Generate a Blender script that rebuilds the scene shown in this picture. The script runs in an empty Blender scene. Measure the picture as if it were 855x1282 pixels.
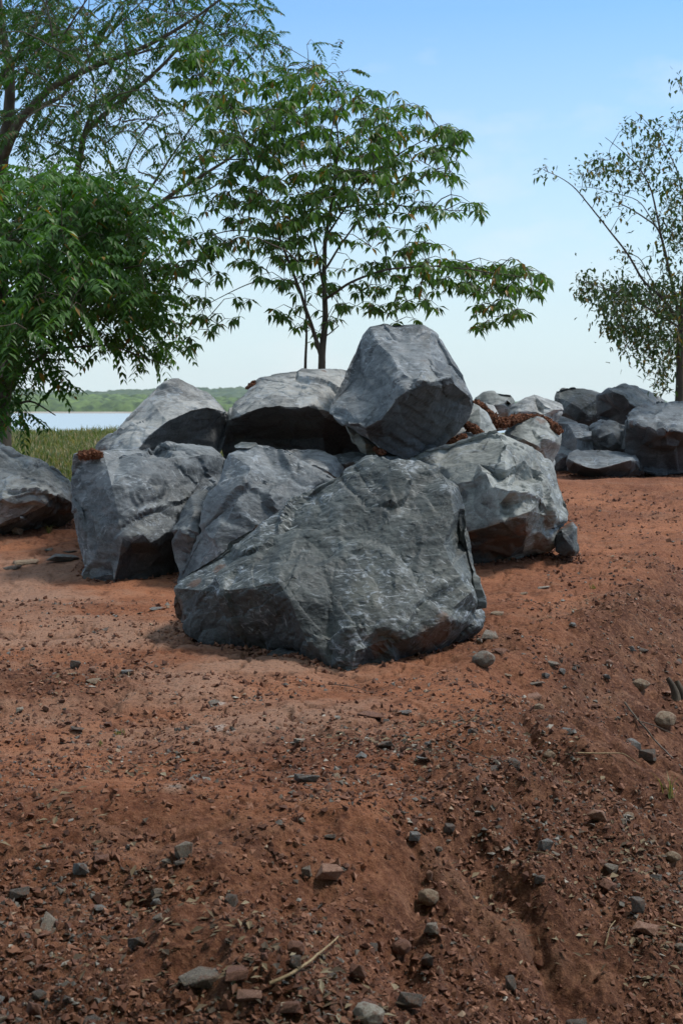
import bpy, bmesh, math, random
import numpy as np
from mathutils import Vector
from mathutils.geometry import delaunay_2d_cdt

SC = bpy.context.scene
COL = SC.collection
RNG = np.random.default_rng(7)
random.seed(7)

# ------------------------------------------------------------------ camera, sky, sun, exposure
F = 1282 * 50 / 36.0          # focal length in photo pixels
HZ = 512.0                    # horizon row in the photo
CX = 427.5
EYE = 1.5
cam_d = bpy.data.cameras.new('camera'); cam = bpy.data.objects.new('camera', cam_d); COL.objects.link(cam)
cam.location = (0, 0, EYE); cam.rotation_euler = (math.radians(90), 0, 0)
cam_d.lens = 50; cam_d.sensor_width = 36; cam_d.sensor_fit = 'AUTO'
cam_d.shift_y = -(641 - HZ) / 1282.0
cam_d.clip_start = 0.1; cam_d.clip_end = 30000
cam_d.dof.use_dof = True; cam_d.dof.focus_distance = 8.6; cam_d.dof.aperture_fstop = 8.0
SC.camera = cam

SUN_DIR = Vector((0.52, 0.16, 0.84)).normalized()
sun_el = math.asin(SUN_DIR.z); sun_az = math.atan2(SUN_DIR.x, SUN_DIR.y)
world = bpy.data.worlds.new('World'); SC.world = world; world.use_nodes = True
wn = world.node_tree; wn.nodes.clear()
def wnode(t, **k):
    n = wn.nodes.new(t)
    for a, b in k.items(): setattr(n, a, b)
    return n
sky = wnode('ShaderNodeTexSky', sky_type='NISHITA', sun_disc=False)
sky.sun_elevation = sun_el; sky.sun_rotation = sun_az
sky.air_density = 1.0; sky.dust_density = 0.1; sky.ozone_density = 2.0; sky.altitude = 0
bg = wnode('ShaderNodeBackground'); bg.inputs['Strength'].default_value = 0.13
wout = wnode('ShaderNodeOutputWorld')
# a few faint clouds low in the sky, laid out by direction
wtc = wnode('ShaderNodeTexCoord')
wmap = wnode('ShaderNodeMapping'); wmap.inputs['Scale'].default_value = (1, 1, 2.2)
wnz = wnode('ShaderNodeTexNoise'); wnz.inputs['Scale'].default_value = 6.0; wnz.inputs['Detail'].default_value = 7
wnz.inputs['Roughness'].default_value = 0.55
wcr = wnode('ShaderNodeMapRange'); wcr.inputs[1].default_value = 0.53; wcr.inputs[2].default_value = 0.74
wcr.inputs[3].default_value = 0; wcr.inputs[4].default_value = 0.45
wmx = wnode('ShaderNodeMix', data_type='RGBA'); wmx.inputs[7].default_value = (5.4, 5.5, 5.6, 1)
wn.links.new(wtc.outputs['Generated'], wmap.inputs[0]); wn.links.new(wmap.outputs[0], wnz.inputs['Vector'])
wn.links.new(wnz.outputs['Fac'], wcr.inputs[0]); wn.links.new(wcr.outputs[0], wmx.inputs[0])
wsep = wnode('ShaderNodeSeparateXYZ'); wn.links.new(wtc.outputs['Generated'], wsep.inputs[0])
whz = wnode('ShaderNodeValToRGB')
_e = whz.color_ramp.elements; _e[0].position = 0; _e[1].position = 1; _e[0].color = (.97, .97, .97, 1); _e[1].color = (.8, .8, .8, 1)
for _p, _x in ((.07, .84), (.15, .56), (.27, .17), (.45, .3), (.8, .75)):
    _q = _e.new(_p); _q.color = (_x, _x, _x, 1)
wtint = wnode('ShaderNodeMix', data_type='RGBA', blend_type='MULTIPLY'); wtint.inputs[0].default_value = 1; wtint.inputs[7].default_value = (.52, .88, 1.10, 1)
wn.links.new(sky.outputs[0], wtint.inputs[6])
wn.links.new(wsep.outputs['Z'], whz.inputs[0])
wpl = wnode('ShaderNodeMix', data_type='RGBA'); wpl.inputs[7].default_value = (4.35, 5.0, 5.15, 1)
wn.links.new(whz.outputs[0], wpl.inputs[0]); wn.links.new(wtint.outputs[2], wpl.inputs[6])
wn.links.new(wpl.outputs[2], wmx.inputs[6]); wn.links.new(wmx.outputs[2], bg.inputs['Color'])
wn.links.new(bg.outputs[0], wout.inputs[0])

sd = bpy.data.lights.new('sun', 'SUN'); sun = bpy.data.objects.new('sun', sd); COL.objects.link(sun)
sd.energy = 2.4; sd.angle = math.radians(10); sd.color = (1.0, 0.95, 0.87)
sun.rotation_euler = (-SUN_DIR).to_track_quat('-Z', 'Y').to_euler(); sun.location = (20, 10, 40)

SC.view_settings.view_transform = 'Standard'; SC.view_settings.look = 'None'
SC.view_settings.exposure = 0.45; SC.view_settings.gamma = 1.0; SC.view_settings.use_curve_mapping = False
SC.render.engine = 'CYCLES'
SC.cycles.max_bounces = 6; SC.cycles.diffuse_bounces = 3; SC.cycles.transparent_max_bounces = 8
SC.cycles.volume_bounces = 0

# ------------------------------------------------------------------ numpy helpers
def _hash(ix, iy, iz, seed):
    h = (ix.astype(np.int64) * 374761393 + iy.astype(np.int64) * 668265263 + iz.astype(np.int64) * 1440662683 + seed * 982451653) & 0xffffffff
    h = ((h ^ (h >> 13)) * 1274126177) & 0xffffffff
    h = ((h ^ (h >> 16)) * 2246822519) & 0xffffffff
    h = h ^ (h >> 15)
    return (h & 0xffffff) / float(0xffffff)
def vnoise(p, seed=0):
    p = np.asarray(p, float); i = np.floor(p); f = p - i; i = i.astype(np.int64)
    w = f * f * f * (f * (f * 6 - 15) + 10)
    r = 0
    for a in (0, 1):
        for b in (0, 1):
            for c in (0, 1):
                g = _hash(i[:, 0] + a, i[:, 1] + b, i[:, 2] + c, seed)
                r = r + g * (w[:, 0] if a else 1 - w[:, 0]) * (w[:, 1] if b else 1 - w[:, 1]) * (w[:, 2] if c else 1 - w[:, 2])
    return r * 2 - 1
def fbm(p, octv=4, seed=0, gain=.5):
    a = 1; s = 0; t = 0
    for k in range(octv):
        s = s + a * vnoise(p * (2.03 ** k) + 17.3 * k, seed + k); t += a; a *= gain
    return s / t
def cells(p, seed=0):
    """F1 cell: returns offset from the cell's centre, F1, F2 and four random numbers per cell"""
    i = np.floor(p).astype(np.int64); n = len(p)
    best = np.full(n, 1e9); sec = np.full(n, 1e9); off = np.zeros((n, 3)); cid = np.zeros((n, 3), np.int64)
    for a in (-1, 0, 1):
        for b in (-1, 0, 1):
            for c in (-1, 0, 1):
                j = i + np.array([a, b, c])
                ctr = j + np.stack([_hash(j[:, 0], j[:, 1], j[:, 2], seed + q) for q in (1, 2, 3)], 1)
                d = p - ctr; l = (d * d).sum(1)
                m = l < best
                sec = np.where(m, best, np.minimum(sec, l))
                best = np.where(m, l, best); off[m] = d[m]; cid[m] = j[m]
    rnd = np.stack([_hash(cid[:, 0], cid[:, 1], cid[:, 2], seed + q) for q in (11, 12, 13, 14)], 1)
    return off, np.sqrt(best), np.sqrt(sec), rnd
def sstep(a, b, x):
    t = np.clip((x - a) / (b - a), 0, 1); return t * t * (3 - 2 * t)
def P(u, v, Y):
    return np.array([(u - CX) / F * Y, Y, EYE - (v - HZ) / F * Y])

def mesh_np(name, V, Fc, mat, parent=None, smooth=True, attrs=None):
    """V (n,3), Fc (m,k) equal-sized faces"""
    me = bpy.data.meshes.new(name)
    V = np.asarray(V, np.float32); Fc = np.asarray(Fc, np.int32)
    me.vertices.add(len(V)); me.vertices.foreach_set('co', V.ravel())
    k = Fc.shape[1]
    me.loops.add(Fc.size); me.loops.foreach_set('vertex_index', Fc.ravel())
    me.polygons.add(len(Fc)); me.polygons.foreach_set('loop_start', np.arange(0, Fc.size, k, dtype=np.int32))
    me.polygons.foreach_set('use_smooth', np.full(len(Fc), smooth))
    me.update(calc_edges=True); me.validate()
    if attrs:
        for an, av in attrs.items():
            at = me.attributes.new(an, 'FLOAT', 'POINT'); at.data.foreach_set('value', np.asarray(av, np.float32))
    if mat: me.materials.append(mat)
    o = bpy.data.objects.new(name, me); COL.objects.link(o)
    if parent: o.parent = parent
    return o
def empty(name, loc):
    o = bpy.data.objects.new(name, None); COL.objects.link(o); o.location = loc; o.empty_display_size = .2
    return o
def tag(o, label=None, cat=None, group=None, kind=None):
    if label: o['label'] = label
    if cat: o['category'] = cat
    if group: o['group'] = group
    if kind: o['kind'] = kind
    return o

# ------------------------------------------------------------------ ground height
def softplus(x, k): return np.log1p(np.exp(np.clip(x / k, -30, 30))) * k
def crest_x(y):
    e = np.maximum(y - 8, 0); return 0.3 * (y - 4.3) + 0.035 * e * e
def base_z(x, y):
    x = np.asarray(x, float); y = np.asarray(y, float)
    z = 0.06 * (np.clip(y, 8, 17.5) - 8) + 0.0095 * (np.clip(y, 17.5, 40) - 17.5)
    e = np.maximum(5.2 - y, 0); z = z - 0.05 * e - 0.05 * e * e * (e < 6) - (e >= 6) * 1.8
    z = z - 4.2 * sstep(40, 130, y)
    d = x - crest_x(y) + 0.25 * np.sin(y * 1.7) + .1 * np.sin(y * 4.1 + 1)
    drop = 0.48 * softplus(d, .12); drop = 1.6 * np.tanh(drop / 1.6)
    z = z - drop * (1 - sstep(17, 24, y))
    # a slight lip of loose soil on the crest, a hump lower left, a shallow track
    z = z + 0.05 * np.exp(-((d + .1) / .25) ** 2) * (y < 12)
    z = z + 0.07 * np.exp(-((x + .75) / .55) ** 2 - ((y - 5.3) / .35) ** 2)
    z = z + 0.06 * np.exp(-((x + 1.9) / .9) ** 2 - ((y - 7.4) / .45) ** 2)
    return z
def rough(x, y):
    """0 on the packed track, 1 where the soil is loose"""
    d = x - crest_x(y)
    r = sstep(-.35, .25, d)
    r = np.maximum(r, .85 * sstep(5.6, 4.3, y))
    r = np.maximum(r, np.exp(-((x + 1.9) / .8) ** 2 - ((y - 7.6) / .5) ** 2))
    r = np.maximum(r, .7 * np.exp(-((x - .9) / .35) ** 2 - ((y - 8.8) / .8) ** 2))
    r = np.maximum(r, .6 * np.exp(-((x - .2) / .45) ** 2 - ((y - 6.3) / .3) ** 2))
    return np.clip(r, 0, 1)
def ground_z(x, y):
    x = np.atleast_1d(np.asarray(x, float)); y = np.atleast_1d(np.asarray(y, float))
    z = base_z(x, y); r = rough(x, y); p = np.stack([x, y, 0 * x], 1)
    near = 1 - sstep(30, 60, y)
    z = z + .05 * fbm(p * .9, 3, 3) * near + .018 * fbm(p * np.array([3, 3.6, 1]), 3, 9) * near
    z = z + (.020 + .070 * r) * fbm(p * 4.2 + 5, 4, 21) * near
    d_ = x - crest_x(y); tq = d_ * 2.6 + 1.1 * fbm(p * 1.3, 3, 28); fq = tq - np.floor(tq)
    z = z + .075 * sstep(.0, .4, d_) * (1 - sstep(14, 18, y)) * (sstep(.35, .95, fq) * -1 + fq) * 1.0
    z = z - (.02 + .05 * r) * np.clip(.18 - np.abs(fbm(p * np.array([2.1, 1.5, 1]) + 9, 3, 25)), 0, 1) / .18 * sstep(.0, .3, fbm(p * .6, 2, 26)) * near
    return z
def ground_fine(x, y, full=False):
    z = ground_z(x, y); r = rough(x, y); p = np.stack([x, y, 0 * x], 1)
    near = 1 - sstep(14, 26, y)
    w = p + .05 * np.stack([vnoise(p * 9, 5), vnoise(p * 9, 6), 0 * x], 1)
    off, f1, f2, rn = cells(w * np.array([13, 13, 1]), 31)       # clods
    clod = np.sqrt(np.clip(.55 - f1, 0, 1)) * (rn[:, 0] > .55)
    z = z + near * r * .016 * clod
    off, f1, f2, rn = cells(w * np.array([34, 34, 1]) + 3, 41)
    clod = np.sqrt(np.clip(.55 - f1, 0, 1)) * (rn[:, 0] > .4)
    z = z + near * (.0015 + r * .006) * clod
    z = z + near * (.009 + .013 * r) * fbm(p * 20, 4, 55, .62)
    # dried cracks in the packed soil
    q = p[:, :] * np.array([2.3, 3.2, 1]) + .35 * np.stack([fbm(p * 5, 3, 71), fbm(p * 5, 3, 72), 0 * x], 1)
    _, f1, f2, _ = cells(np.stack([q[:, 0], q[:, 1], 0 * x + .5], 1), 61)
    ck = np.clip(1 - (f2 - f1) / .055, 0, 1) * sstep(-.25, .05, fbm(p * .8, 2, 77)) * (1 - r)
    z = z - near * .022 * ck
    return (z, near * ck) if full else z
def hit(u, v):
    """where the ray through a photo pixel meets the ground"""
    Y = np.concatenate([np.arange(2.6, 26, .02), np.arange(26, 90, .3)])
    x = (u - CX) / F * Y; z = EYE - (v - HZ) / F * Y
    g = ground_z(x, Y); k = np.argmax(z < g)
    return np.array([x[k], Y[k], g[k]])

# ------------------------------------------------------------------ materials
def material(name):
    m = bpy.data.materials.new(name); m.use_nodes = True; nt = m.node_tree
    return m, nt, nt.nodes['Principled BSDF']
def nd(nt, t, **k):
    n = nt.nodes.new(t)
    for a, b in k.items():
        if a in ('data_type', 'blend_type', 'operation', 'feature', 'noise_dimensions', 'attribute_name', 'distance'): setattr(n, a, b)
        else: n.inputs[a.replace('_', ' ')].default_value = b
    return n
def coords(nt, scale=(1, 1, 1), rot=(0, 0, 0), kind='Object'):
    tc = nt.nodes.new('ShaderNodeTexCoord'); mp = nt.nodes.new('ShaderNodeMapping')
    mp.inputs['Scale'].default_value = scale; mp.inputs['Rotation'].default_value = rot
    nt.links.new(tc.outputs[kind], mp.inputs[0]); return mp.outputs[0]
def noise(nt, vec, scale, detail=5, rough=.55, dist=0):
    n = nd(nt, 'ShaderNodeTexNoise'); n.inputs['Scale'].default_value = scale; n.inputs['Detail'].default_value = detail
    n.inputs['Roughness'].default_value = rough; n.inputs['Distortion'].default_value = dist
    nt.links.new(vec, n.inputs['Vector']); return n.outputs['Fac']
def rng(nt, v, a, b, c=0, d=1):
    n = nt.nodes.new('ShaderNodeMapRange')
    for i, x in enumerate((a, b, c, d)): n.inputs[i + 1].default_value = x
    nt.links.new(v, n.inputs[0]); return n.outputs[0]
def mixc(nt, f, a, b, mode='MIX'):
    n = nt.nodes.new('ShaderNodeMix'); n.data_type = 'RGBA'; n.blend_type = mode
    for s, x in ((0, f), (6, a), (7, b)):
        if isinstance(x, (tuple, list)): n.inputs[s].default_value = (*x[:3], 1)
        elif isinstance(x, (int, float)): n.inputs[s].default_value = x
        else: nt.links.new(x, n.inputs[s])
    return n.outputs[2]
def math_(nt, op, a, b=None):
    n = nt.nodes.new('ShaderNodeMath'); n.operation = op
    for s, x in ((0, a), (1, b)):
        if x is None: continue
        if isinstance(x, (int, float)): n.inputs[s].default_value = x
        else: nt.links.new(x, n.inputs[s])
    return n.outputs[0]
def attr(nt, name):
    n = nt.nodes.new('ShaderNodeAttribute'); n.attribute_name = name; return n.outputs['Fac']
def bump(nt, h, strength, dist, prev=None):
    n = nt.nodes.new('ShaderNodeBump'); n.inputs['Strength'].default_value = strength; n.inputs['Distance'].default_value = dist
    nt.links.new(h, n.inputs['Height'])
    if prev is not None: nt.links.new(prev, n.inputs['Normal'])
    return n.outputs[0]

def rock_mat(name, dark, light, rot=(0.3, 0.5, 0.2), rust=(.15, .07, .038), amount=1.0):
    m, nt, b = material(name)
    v = coords(nt); vs = coords(nt, (1, 1.4, 3.2), rot); vk = coords(nt, (1, 4.5, 1.6), (rot[1], rot[2], .9))
    n1 = noise(nt, v, 2.2, 8, .6, .4)
    tn = attr(nt, 'tone')
    c = mixc(nt, rng(nt, math_(nt, 'ADD', n1, math_(nt, 'MULTIPLY', math_(nt, 'SUBTRACT', tn, .5), .22)), .43, .58), dark, light)
    n2 = noise(nt, vs, 3.0, 8, .7, .3)
    c = mixc(nt, rng(nt, n2, .47, .68, 0, .7), c, tuple(min(.5, x * 1.5) for x in light))
    n2b = noise(nt, vs, 5.0, 7, .7, .6)
    c = mixc(nt, rng(nt, n2b, .5, .34, 0, .85), c, tuple(x * .5 for x in dark))
    # olive and tan weathering films
    n3 = noise(nt, v, 1.3, 5, .6, 1.0)
    c = mixc(nt, rng(nt, n3, .54, .72, 0, .45), c, (.17, .16, .115))
    # pale scrape marks: thin, broken
    ns = noise(nt, vk, 3.2, 10, .72, 1.2); msk = noise(nt, v, 3.1, 3, .5)
    s = math_(nt, 'MULTIPLY', rng(nt, ns, .56, .66), rng(nt, msk, .46, .60))
    c = mixc(nt, math_(nt, 'MULTIPLY', s, .9), c, (.38, .42, .46))
    nb1 = noise(nt, coords(nt, (1, 1, 2.2), (rot[2], .4, rot[0])), 7, 9, .75, 2.2); nb2 = noise(nt, v, 1.9, 4, .55, .6)
    sc_ = math_(nt, 'MULTIPLY', rng(nt, nb1, .53, .60), rng(nt, nb2, .49, .57))
    c = mixc(nt, math_(nt, 'MULTIPLY', sc_, .8), c, (.34, .38, .43))
    sd_ = math_(nt, 'MULTIPLY', rng(nt, nb1, .46, .40), rng(nt, nb2, .52, .44))
    c = mixc(nt, math_(nt, 'MULTIPLY', sd_, .55), c, tuple(x * .5 for x in dark))
    vor = nt.nodes.new('ShaderNodeTexVoronoi'); vor.inputs['Scale'].default_value = 4.2; vor.feature = 'DISTANCE_TO_EDGE'
    wv = nt.nodes.new('ShaderNodeVectorMath'); wv.operation = 'ADD'
    nn = nd(nt, 'ShaderNodeTexNoise'); nn.inputs['Scale'].default_value = 5; nn.inputs['Detail'].default_value = 6
    nt.links.new(v, nn.inputs['Vector']); nt.links.new(vk, wv.inputs[0]); nt.links.new(nn.outputs['Color'], wv.inputs[1])
    nt.links.new(wv.outputs[0], vor.inputs['Vector'])
    vein = math_(nt, 'MULTIPLY', rng(nt, vor.outputs['Distance'], .012, .0), rng(nt, msk, .55, .47))
    c = mixc(nt, math_(nt, 'MULTIPLY', vein, .5), c, (.36, .38, .39))
    # fine mineral grain
    g = noise(nt, v, 60, 3, .7); c = mixc(nt, rng(nt, g, .35, .7, 0, .35), c, tuple(x * 1.25 for x in light))
    pg = nt.nodes.new('ShaderNodeNewGeometry')      # knocked, bruised edges are paler
    pe = math_(nt, 'MULTIPLY', rng(nt, pg.outputs['Pointiness'], .52, .60), rng(nt, noise(nt, v, 12, 4, .7), .40, .58))
    c = mixc(nt, math_(nt, 'MULTIPLY', pe, .6), c, (.33, .34, .34))
    nl = noise(nt, coords(nt, (1, 14, 3), (.9 + rot[1], rot[0], .5)), 5, 6, .6, .3)
    c = mixc(nt, math_(nt, 'MULTIPLY', math_(nt, 'MULTIPLY', rng(nt, nl, .615, .65), rng(nt, nb2, .44, .52)), .7), c, (.42, .45, .47))
    fr = rng(nt, math_(nt, 'ADD', attr(nt, 'painted_shade'), math_(nt, 'MULTIPLY', math_(nt, 'SUBTRACT', n2, .5), .5)), .4, .6)
    c = mixc(nt, math_(nt, 'MULTIPLY', fr, .82), c, mixc(nt, rng(nt, g, .4, .75), (.018, .021, .025), (.06, .065, .07)))  # near-black mix paints shade onto the outlined lower faces
    # rust and soil clinging where the stain attribute says
    st = attr(nt, 'stain'); nst = noise(nt, v, 9, 6, .65)
    stf = rng(nt, math_(nt, 'ADD', st, math_(nt, 'MULTIPLY', math_(nt, 'SUBTRACT', nst, .5), 1.6)), .45, .75)
    rc = mixc(nt, noise(nt, v, 14, 4, .6), tuple(x * .55 for x in rust), rust)
    c = mixc(nt, math_(nt, 'MULTIPLY', stf, .65 * amount), c, rc)
    nt.links.new(c, b.inputs['Base Color'])
    b.inputs['Roughness'].default_value = .62; b.inputs['Specular IOR Level'].default_value = .45
    nt.links.new(rng(nt, n2, .3, .7, .5, .8), b.inputs['Roughness'])
    h1 = noise(nt, vs, 5, 9, .62, 1.2); h2 = noise(nt, v, 40, 6, .6, .4); h3 = noise(nt, vk, 4, 8, .62, 1.5)
    nb = bump(nt, h1, .32, .03); nb = bump(nt, h3, .28, .02, nb); nb = bump(nt, h2, .35, .005, nb)
    nt.links.new(nb, b.inputs['Normal'])
    return m
M = {}
M['front'] = rock_mat('rock_dark_slate', (.028, .035, .038), (.080, .092, .092), (.5, .35, .9))
M['blue'] = rock_mat('rock_blue_grey', (.044, .053, .061), (.148, .163, .175), (.2, .6, .1))
M['grey'] = rock_mat('rock_mid_grey', (.056, .062, .069), (.20, .208, .213), (1.0, .3, .4))
M['pale'] = rock_mat('rock_pale_grey', (.10, .105, .108), (.33, .33, .32), (.4, 1.1, .2))
M['green'] = rock_mat('rock_green_grey', (.066, .075, .074), (.235, .245, .23), (.7, .2, 1.0))
M['tan'] = rock_mat('rock_tan', (.24, .20, .15), (.42, .37, .29))

def soil_mat(name, fine=True):
    m, nt, b = material(name)
    v = coords(nt); r = attr(nt, 'loose'); gr = attr(nt, 'grassy')
    n1 = noise(nt, v, .9, 8, .62, .5); n2 = noise(nt, v, 6, 8, .65); n3 = noise(nt, v, 38, 6, .7); n4 = noise(nt, v, 160, 3, .7)
    packed = mixc(nt, rng(nt, n1, .34, .66), (.18, .066, .035), (.38, .155, .080))
    loose = mixc(nt, rng(nt, n2, .36, .66), (.078, .033, .021), (.170, .074, .044))
    c = mixc(nt, r, packed, loose)
    c = mixc(nt, rng(nt, n2, .54, .72, 0, .45), c, (.30, .165, .10))
    c = mixc(nt, rng(nt, n2, .47, .33, 0, .7), c, (.10, .040, .025))
    # grey rock dust ground into the track
    d = noise(nt, coords(nt, (1, 1.6, 1)), 1.7, 6, .6, .8)
    c = mixc(nt, rng(nt, d, .53, .70, 0, .42), c, (.29, .17, .115))
    du = attr(nt, 'dusty'); c = mixc(nt, math_(nt, 'MULTIPLY', rng(nt, math_(nt, 'ADD', du, math_(nt, 'MULTIPLY', math_(nt, 'SUBTRACT', n2, .5), 1.2)), .2, .9), .8), c, (.35, .215, .155))
    c = mixc(nt, rng(nt, math_(nt, 'ADD', du, math_(nt, 'SUBTRACT', n3, .5)), 1.3, 1.9, 0, .7), c, (.50, .44, .40))
    c = mixc(nt, math_(nt, 'MULTIPLY', attr(nt, 'crack'), .75), c, (.06, .026, .018))
    c = mixc(nt, rng(nt, n3, .50, .62, 0, .5), c, (.34, .165, .095))
    c = mixc(nt, rng(nt, n3, .47, .36, 0, .7), c, (.075, .030, .019))
    c = mixc(nt, rng(nt, n4, .60, .72, 0, .4), c, (.34, .24, .18))
    gcol = mixc(nt, rng(nt, n2, .35, .65), (.05, .075, .02), (.15, .13, .06))
    c = mixc(nt, gr, c, gcol)
    nt.links.new(c, b.inputs['Base Color']); b.inputs['Roughness'].default_value = .95
    b.inputs['Specular IOR Level'].default_value = .15
    nb = bump(nt, n2, .8, .04); nb = bump(nt, n3, 1.0, .018, nb); nb = bump(nt, n4, .8, .006, nb)
    nt.links.new(nb, b.inputs['Normal']); return m
M['soil'] = soil_mat('red_laterite_soil')
def clump_mat():
    m, nt, b = material('red_clay_clumps'); v = coords(nt)
    n2 = noise(nt, v, 9, 6, .65); n3 = noise(nt, v, 50, 5, .7)
    c = mixc(nt, rng(nt, n2, .35, .65), (.075, .034, .022), (.19, .080, .045))
    c = mixc(nt, rng(nt, n3, .5, .7, 0, .5), c, (.33, .14, .07))
    nt.links.new(c, b.inputs['Base Color']); b.inputs['Roughness'].default_value = .95; b.inputs['Specular IOR Level'].default_value = .1
    nt.links.new(bump(nt, n3, .8, .015), b.inputs['Normal']); return m
M['clump'] = clump_mat()

def leaf_mat(name, dark, light, yellow=(.25, .17, .03), yamt=.06, trans=.35):
    m, nt, b = material(name)
    geo = nt.nodes.new('ShaderNodeNewGeometry'); v = coords(nt)
    rnd = geo.outputs['Random Per Island']
    c = mixc(nt, rnd, dark, light)
    c = mixc(nt, rng(nt, noise(nt, v, 1.5, 2), .35, .65, 0, .5), c, tuple(x * .75 for x in light))
    y = math_(nt, 'GREATER_THAN', math_(nt, 'FRACT', math_(nt, 'MULTIPLY', rnd, 37.7)), 1 - yamt)
    c = mixc(nt, y, c, yellow)
    nt.links.new(c, b.inputs['Base Color']); b.inputs['Roughness'].default_value = .45
    b.inputs['Specular IOR Level'].default_value = .35
    tr = nt.nodes.new('ShaderNodeBsdfTranslucent'); mx = nt.nodes.new('ShaderNodeMixShader')
    tc = mixc(nt, 1.0, c, (1.15, 1.35, .5), 'MULTIPLY'); nt.links.new(tc, tr.inputs['Color'])
    mx.inputs[0].default_value = trans
    out = nt.nodes['Material Output']
    nt.links.new(b.outputs[0], mx.inputs[1]); nt.links.new(tr.outputs[0], mx.inputs[2]); nt.links.new(mx.outputs[0], out.inputs[0])
    return m
M['leaf_mid'] = leaf_mat('leaf_bright_green', (.045, .105, .02), (.10, .19, .04), (.26, .14, .03), .05)
M['leaf_left'] = leaf_mat('leaf_deep_green', (.028, .085, .014), (.09, .20, .032), (.28, .15, .03), .025)
M['leaf_fine'] = leaf_mat('leaf_feathery', (.022, .065, .012), (.055, .13, .022), (.14, .09, .04), .06)
M['leaf_right'] = leaf_mat('leaf_small_dark', (.025, .055, .014), (.07, .12, .028), (.20, .13, .03), .10, .3)
M['grass'] = leaf_mat('grass_blades', (.05, .09, .02), (.17, .19, .055), (.30, .22, .12), .32)
def bark(name, a, bcol):
    m, nt, b = material(name); v = coords(nt, (1, 1, .25))
    n = noise(nt, v, 14, 6, .65)
    nt.links.new(mixc(nt, rng(nt, n, .35, .65), a, bcol), b.inputs['Base Color']); b.inputs['Roughness'].default_value = .9
    nt.links.new(bump(nt, n, .6, .02), b.inputs['Normal']); return m
M['bark'] = bark('bark_brown', (.045, .032, .022), (.11, .085, .06))
M['bark_grey'] = bark('bark_grey', (.10, .09, .08), (.24, .22, .20))
def simple(name, a, b_, scale=20, rough_=.9, bmp=.4):
    m, nt, b = material(name); v = coords(nt); n = noise(nt, v, scale, 5, .6)
    nt.links.new(mixc(nt, rng(nt, n, .35, .65), a, b_), b.inputs['Base Color']); b.inputs['Roughness'].default_value = rough_
    nt.links.new(bump(nt, n, bmp, .01), b.inputs['Normal']); return m

# ------------------------------------------------------------------ ground sheet
def build_ground():
    vs = np.concatenate([np.linspace(1700, 1284, 60), np.arange(1283, 545, -1.25)])
    Y = (EYE + .0) * F / (vs - HZ)                      # picture-even rows on a flat floor
    Y = Y[Y < 38]
    Y = np.concatenate([[-40, -15, -6, -2, 0, 1, 1.7], Y, np.linspace(39, 60, 22), np.linspace(65, 400, 40)])
    t = np.linspace(-1, 1, 801)
    tt = .33 * t + 1.2 * np.sign(t) * np.clip(np.abs(t) - .86, 0, 1) ** 1.5 * 6
    XX = tt[None, :] * (np.abs(Y[:, None]) + .3)
    wide = sstep(26, 60, Y)[:, None] + (Y < 1)[:, None] * 2
    XX = XX * (1 + 6 * wide)
    YY = np.repeat(Y[:, None], len(t), 1)
    x = XX.ravel(); y = YY.ravel()
    z, crack = ground_fine(x, y, True)
    nr, nc = XX.shape
    idx = np.arange(nr * nc).reshape(nr, nc)
    Fc = np.stack([idx[:-1, :-1], idx[:-1, 1:], idx[1:, 1:], idx[1:, :-1]], -1).reshape(-1, 4)
    p = np.stack([x, y, 0 * x], 1)
    nz = fbm(p * 1.6, 4, 88)
    gy = 15.6 + .8 * nz + 14 * sstep(-1.2, .4, x / np.maximum(y, 1) * 6 + 0.0)
    grassy = sstep(-.5, 1.2, y - gy)
    dusty = sstep(-.5, .35, fbm(p * np.array([.8, 1.3, 1]) + 3, 4, 90)) * sstep(5.6, 6.6, y) * (1 - sstep(10, 15, y)) * sstep(.9, -.4, x) * (1 - np.clip(rough(x, y) * 1.4, 0, 1))
    for (u_, v_, r_) in ((275, 881, .05), (272, 911, .07), (218, 985, .045), (290, 915, .04)):      # chalky smears
        q_ = hit(u_, v_); dusty = np.maximum(dusty, 2.2 * np.exp(-((x - q_[0]) / r_) ** 2 - ((y - q_[1]) / (r_ * 1.6)) ** 2))
    o = mesh_np('ground', np.stack([x, y, z], 1), Fc, M['soil'], attrs={'loose': np.clip(rough(x, y) + .25 * nz, 0, 1), 'grassy': grassy, 'crack': crack, 'dusty': dusty})
    tag(o, kind='structure')
build_ground()

# ------------------------------------------------------------------ boulders
def vnormals(V, T):
    n = np.zeros_like(V); fn = np.cross(V[T[:, 1]] - V[T[:, 0]], V[T[:, 2]] - V[T[:, 0]])
    for k in range(3): np.add.at(n, T[:, k], fn)
    return n / (np.linalg.norm(n, axis=1, keepdims=True) + 1e-12)
def edges_of(T):
    E = np.sort(np.concatenate([T[:, [0, 1]], T[:, [1, 2]], T[:, [2, 0]]]), axis=1)
    return np.unique(E, axis=0, return_inverse=True)
def subdiv(V, T):
    E, inv = edges_of(T); inv = inv.ravel(); n = len(V); m = len(T)
    V2 = np.concatenate([V, (V[E[:, 0]] + V[E[:, 1]]) / 2])
    a, b, c = n + inv[:m], n + inv[m:2 * m], n + inv[2 * m:]
    T2 = np.concatenate([np.stack([T[:, 0], a, c], 1), np.stack([a, T[:, 1], b], 1), np.stack([c, b, T[:, 2]], 1), np.stack([a, b, c], 1)])
    return V2, T2
def smooth(V, T, f):
    E, _ = edges_of(T); s = np.zeros_like(V); c = np.zeros(len(V))
    np.add.at(s, E[:, 0], V[E[:, 1]]); np.add.at(s, E[:, 1], V[E[:, 0]]); np.add.at(c, E[:, 0], 1); np.add.at(c, E[:, 1], 1)
    return V + f * (s / c[:, None] - V)
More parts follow.
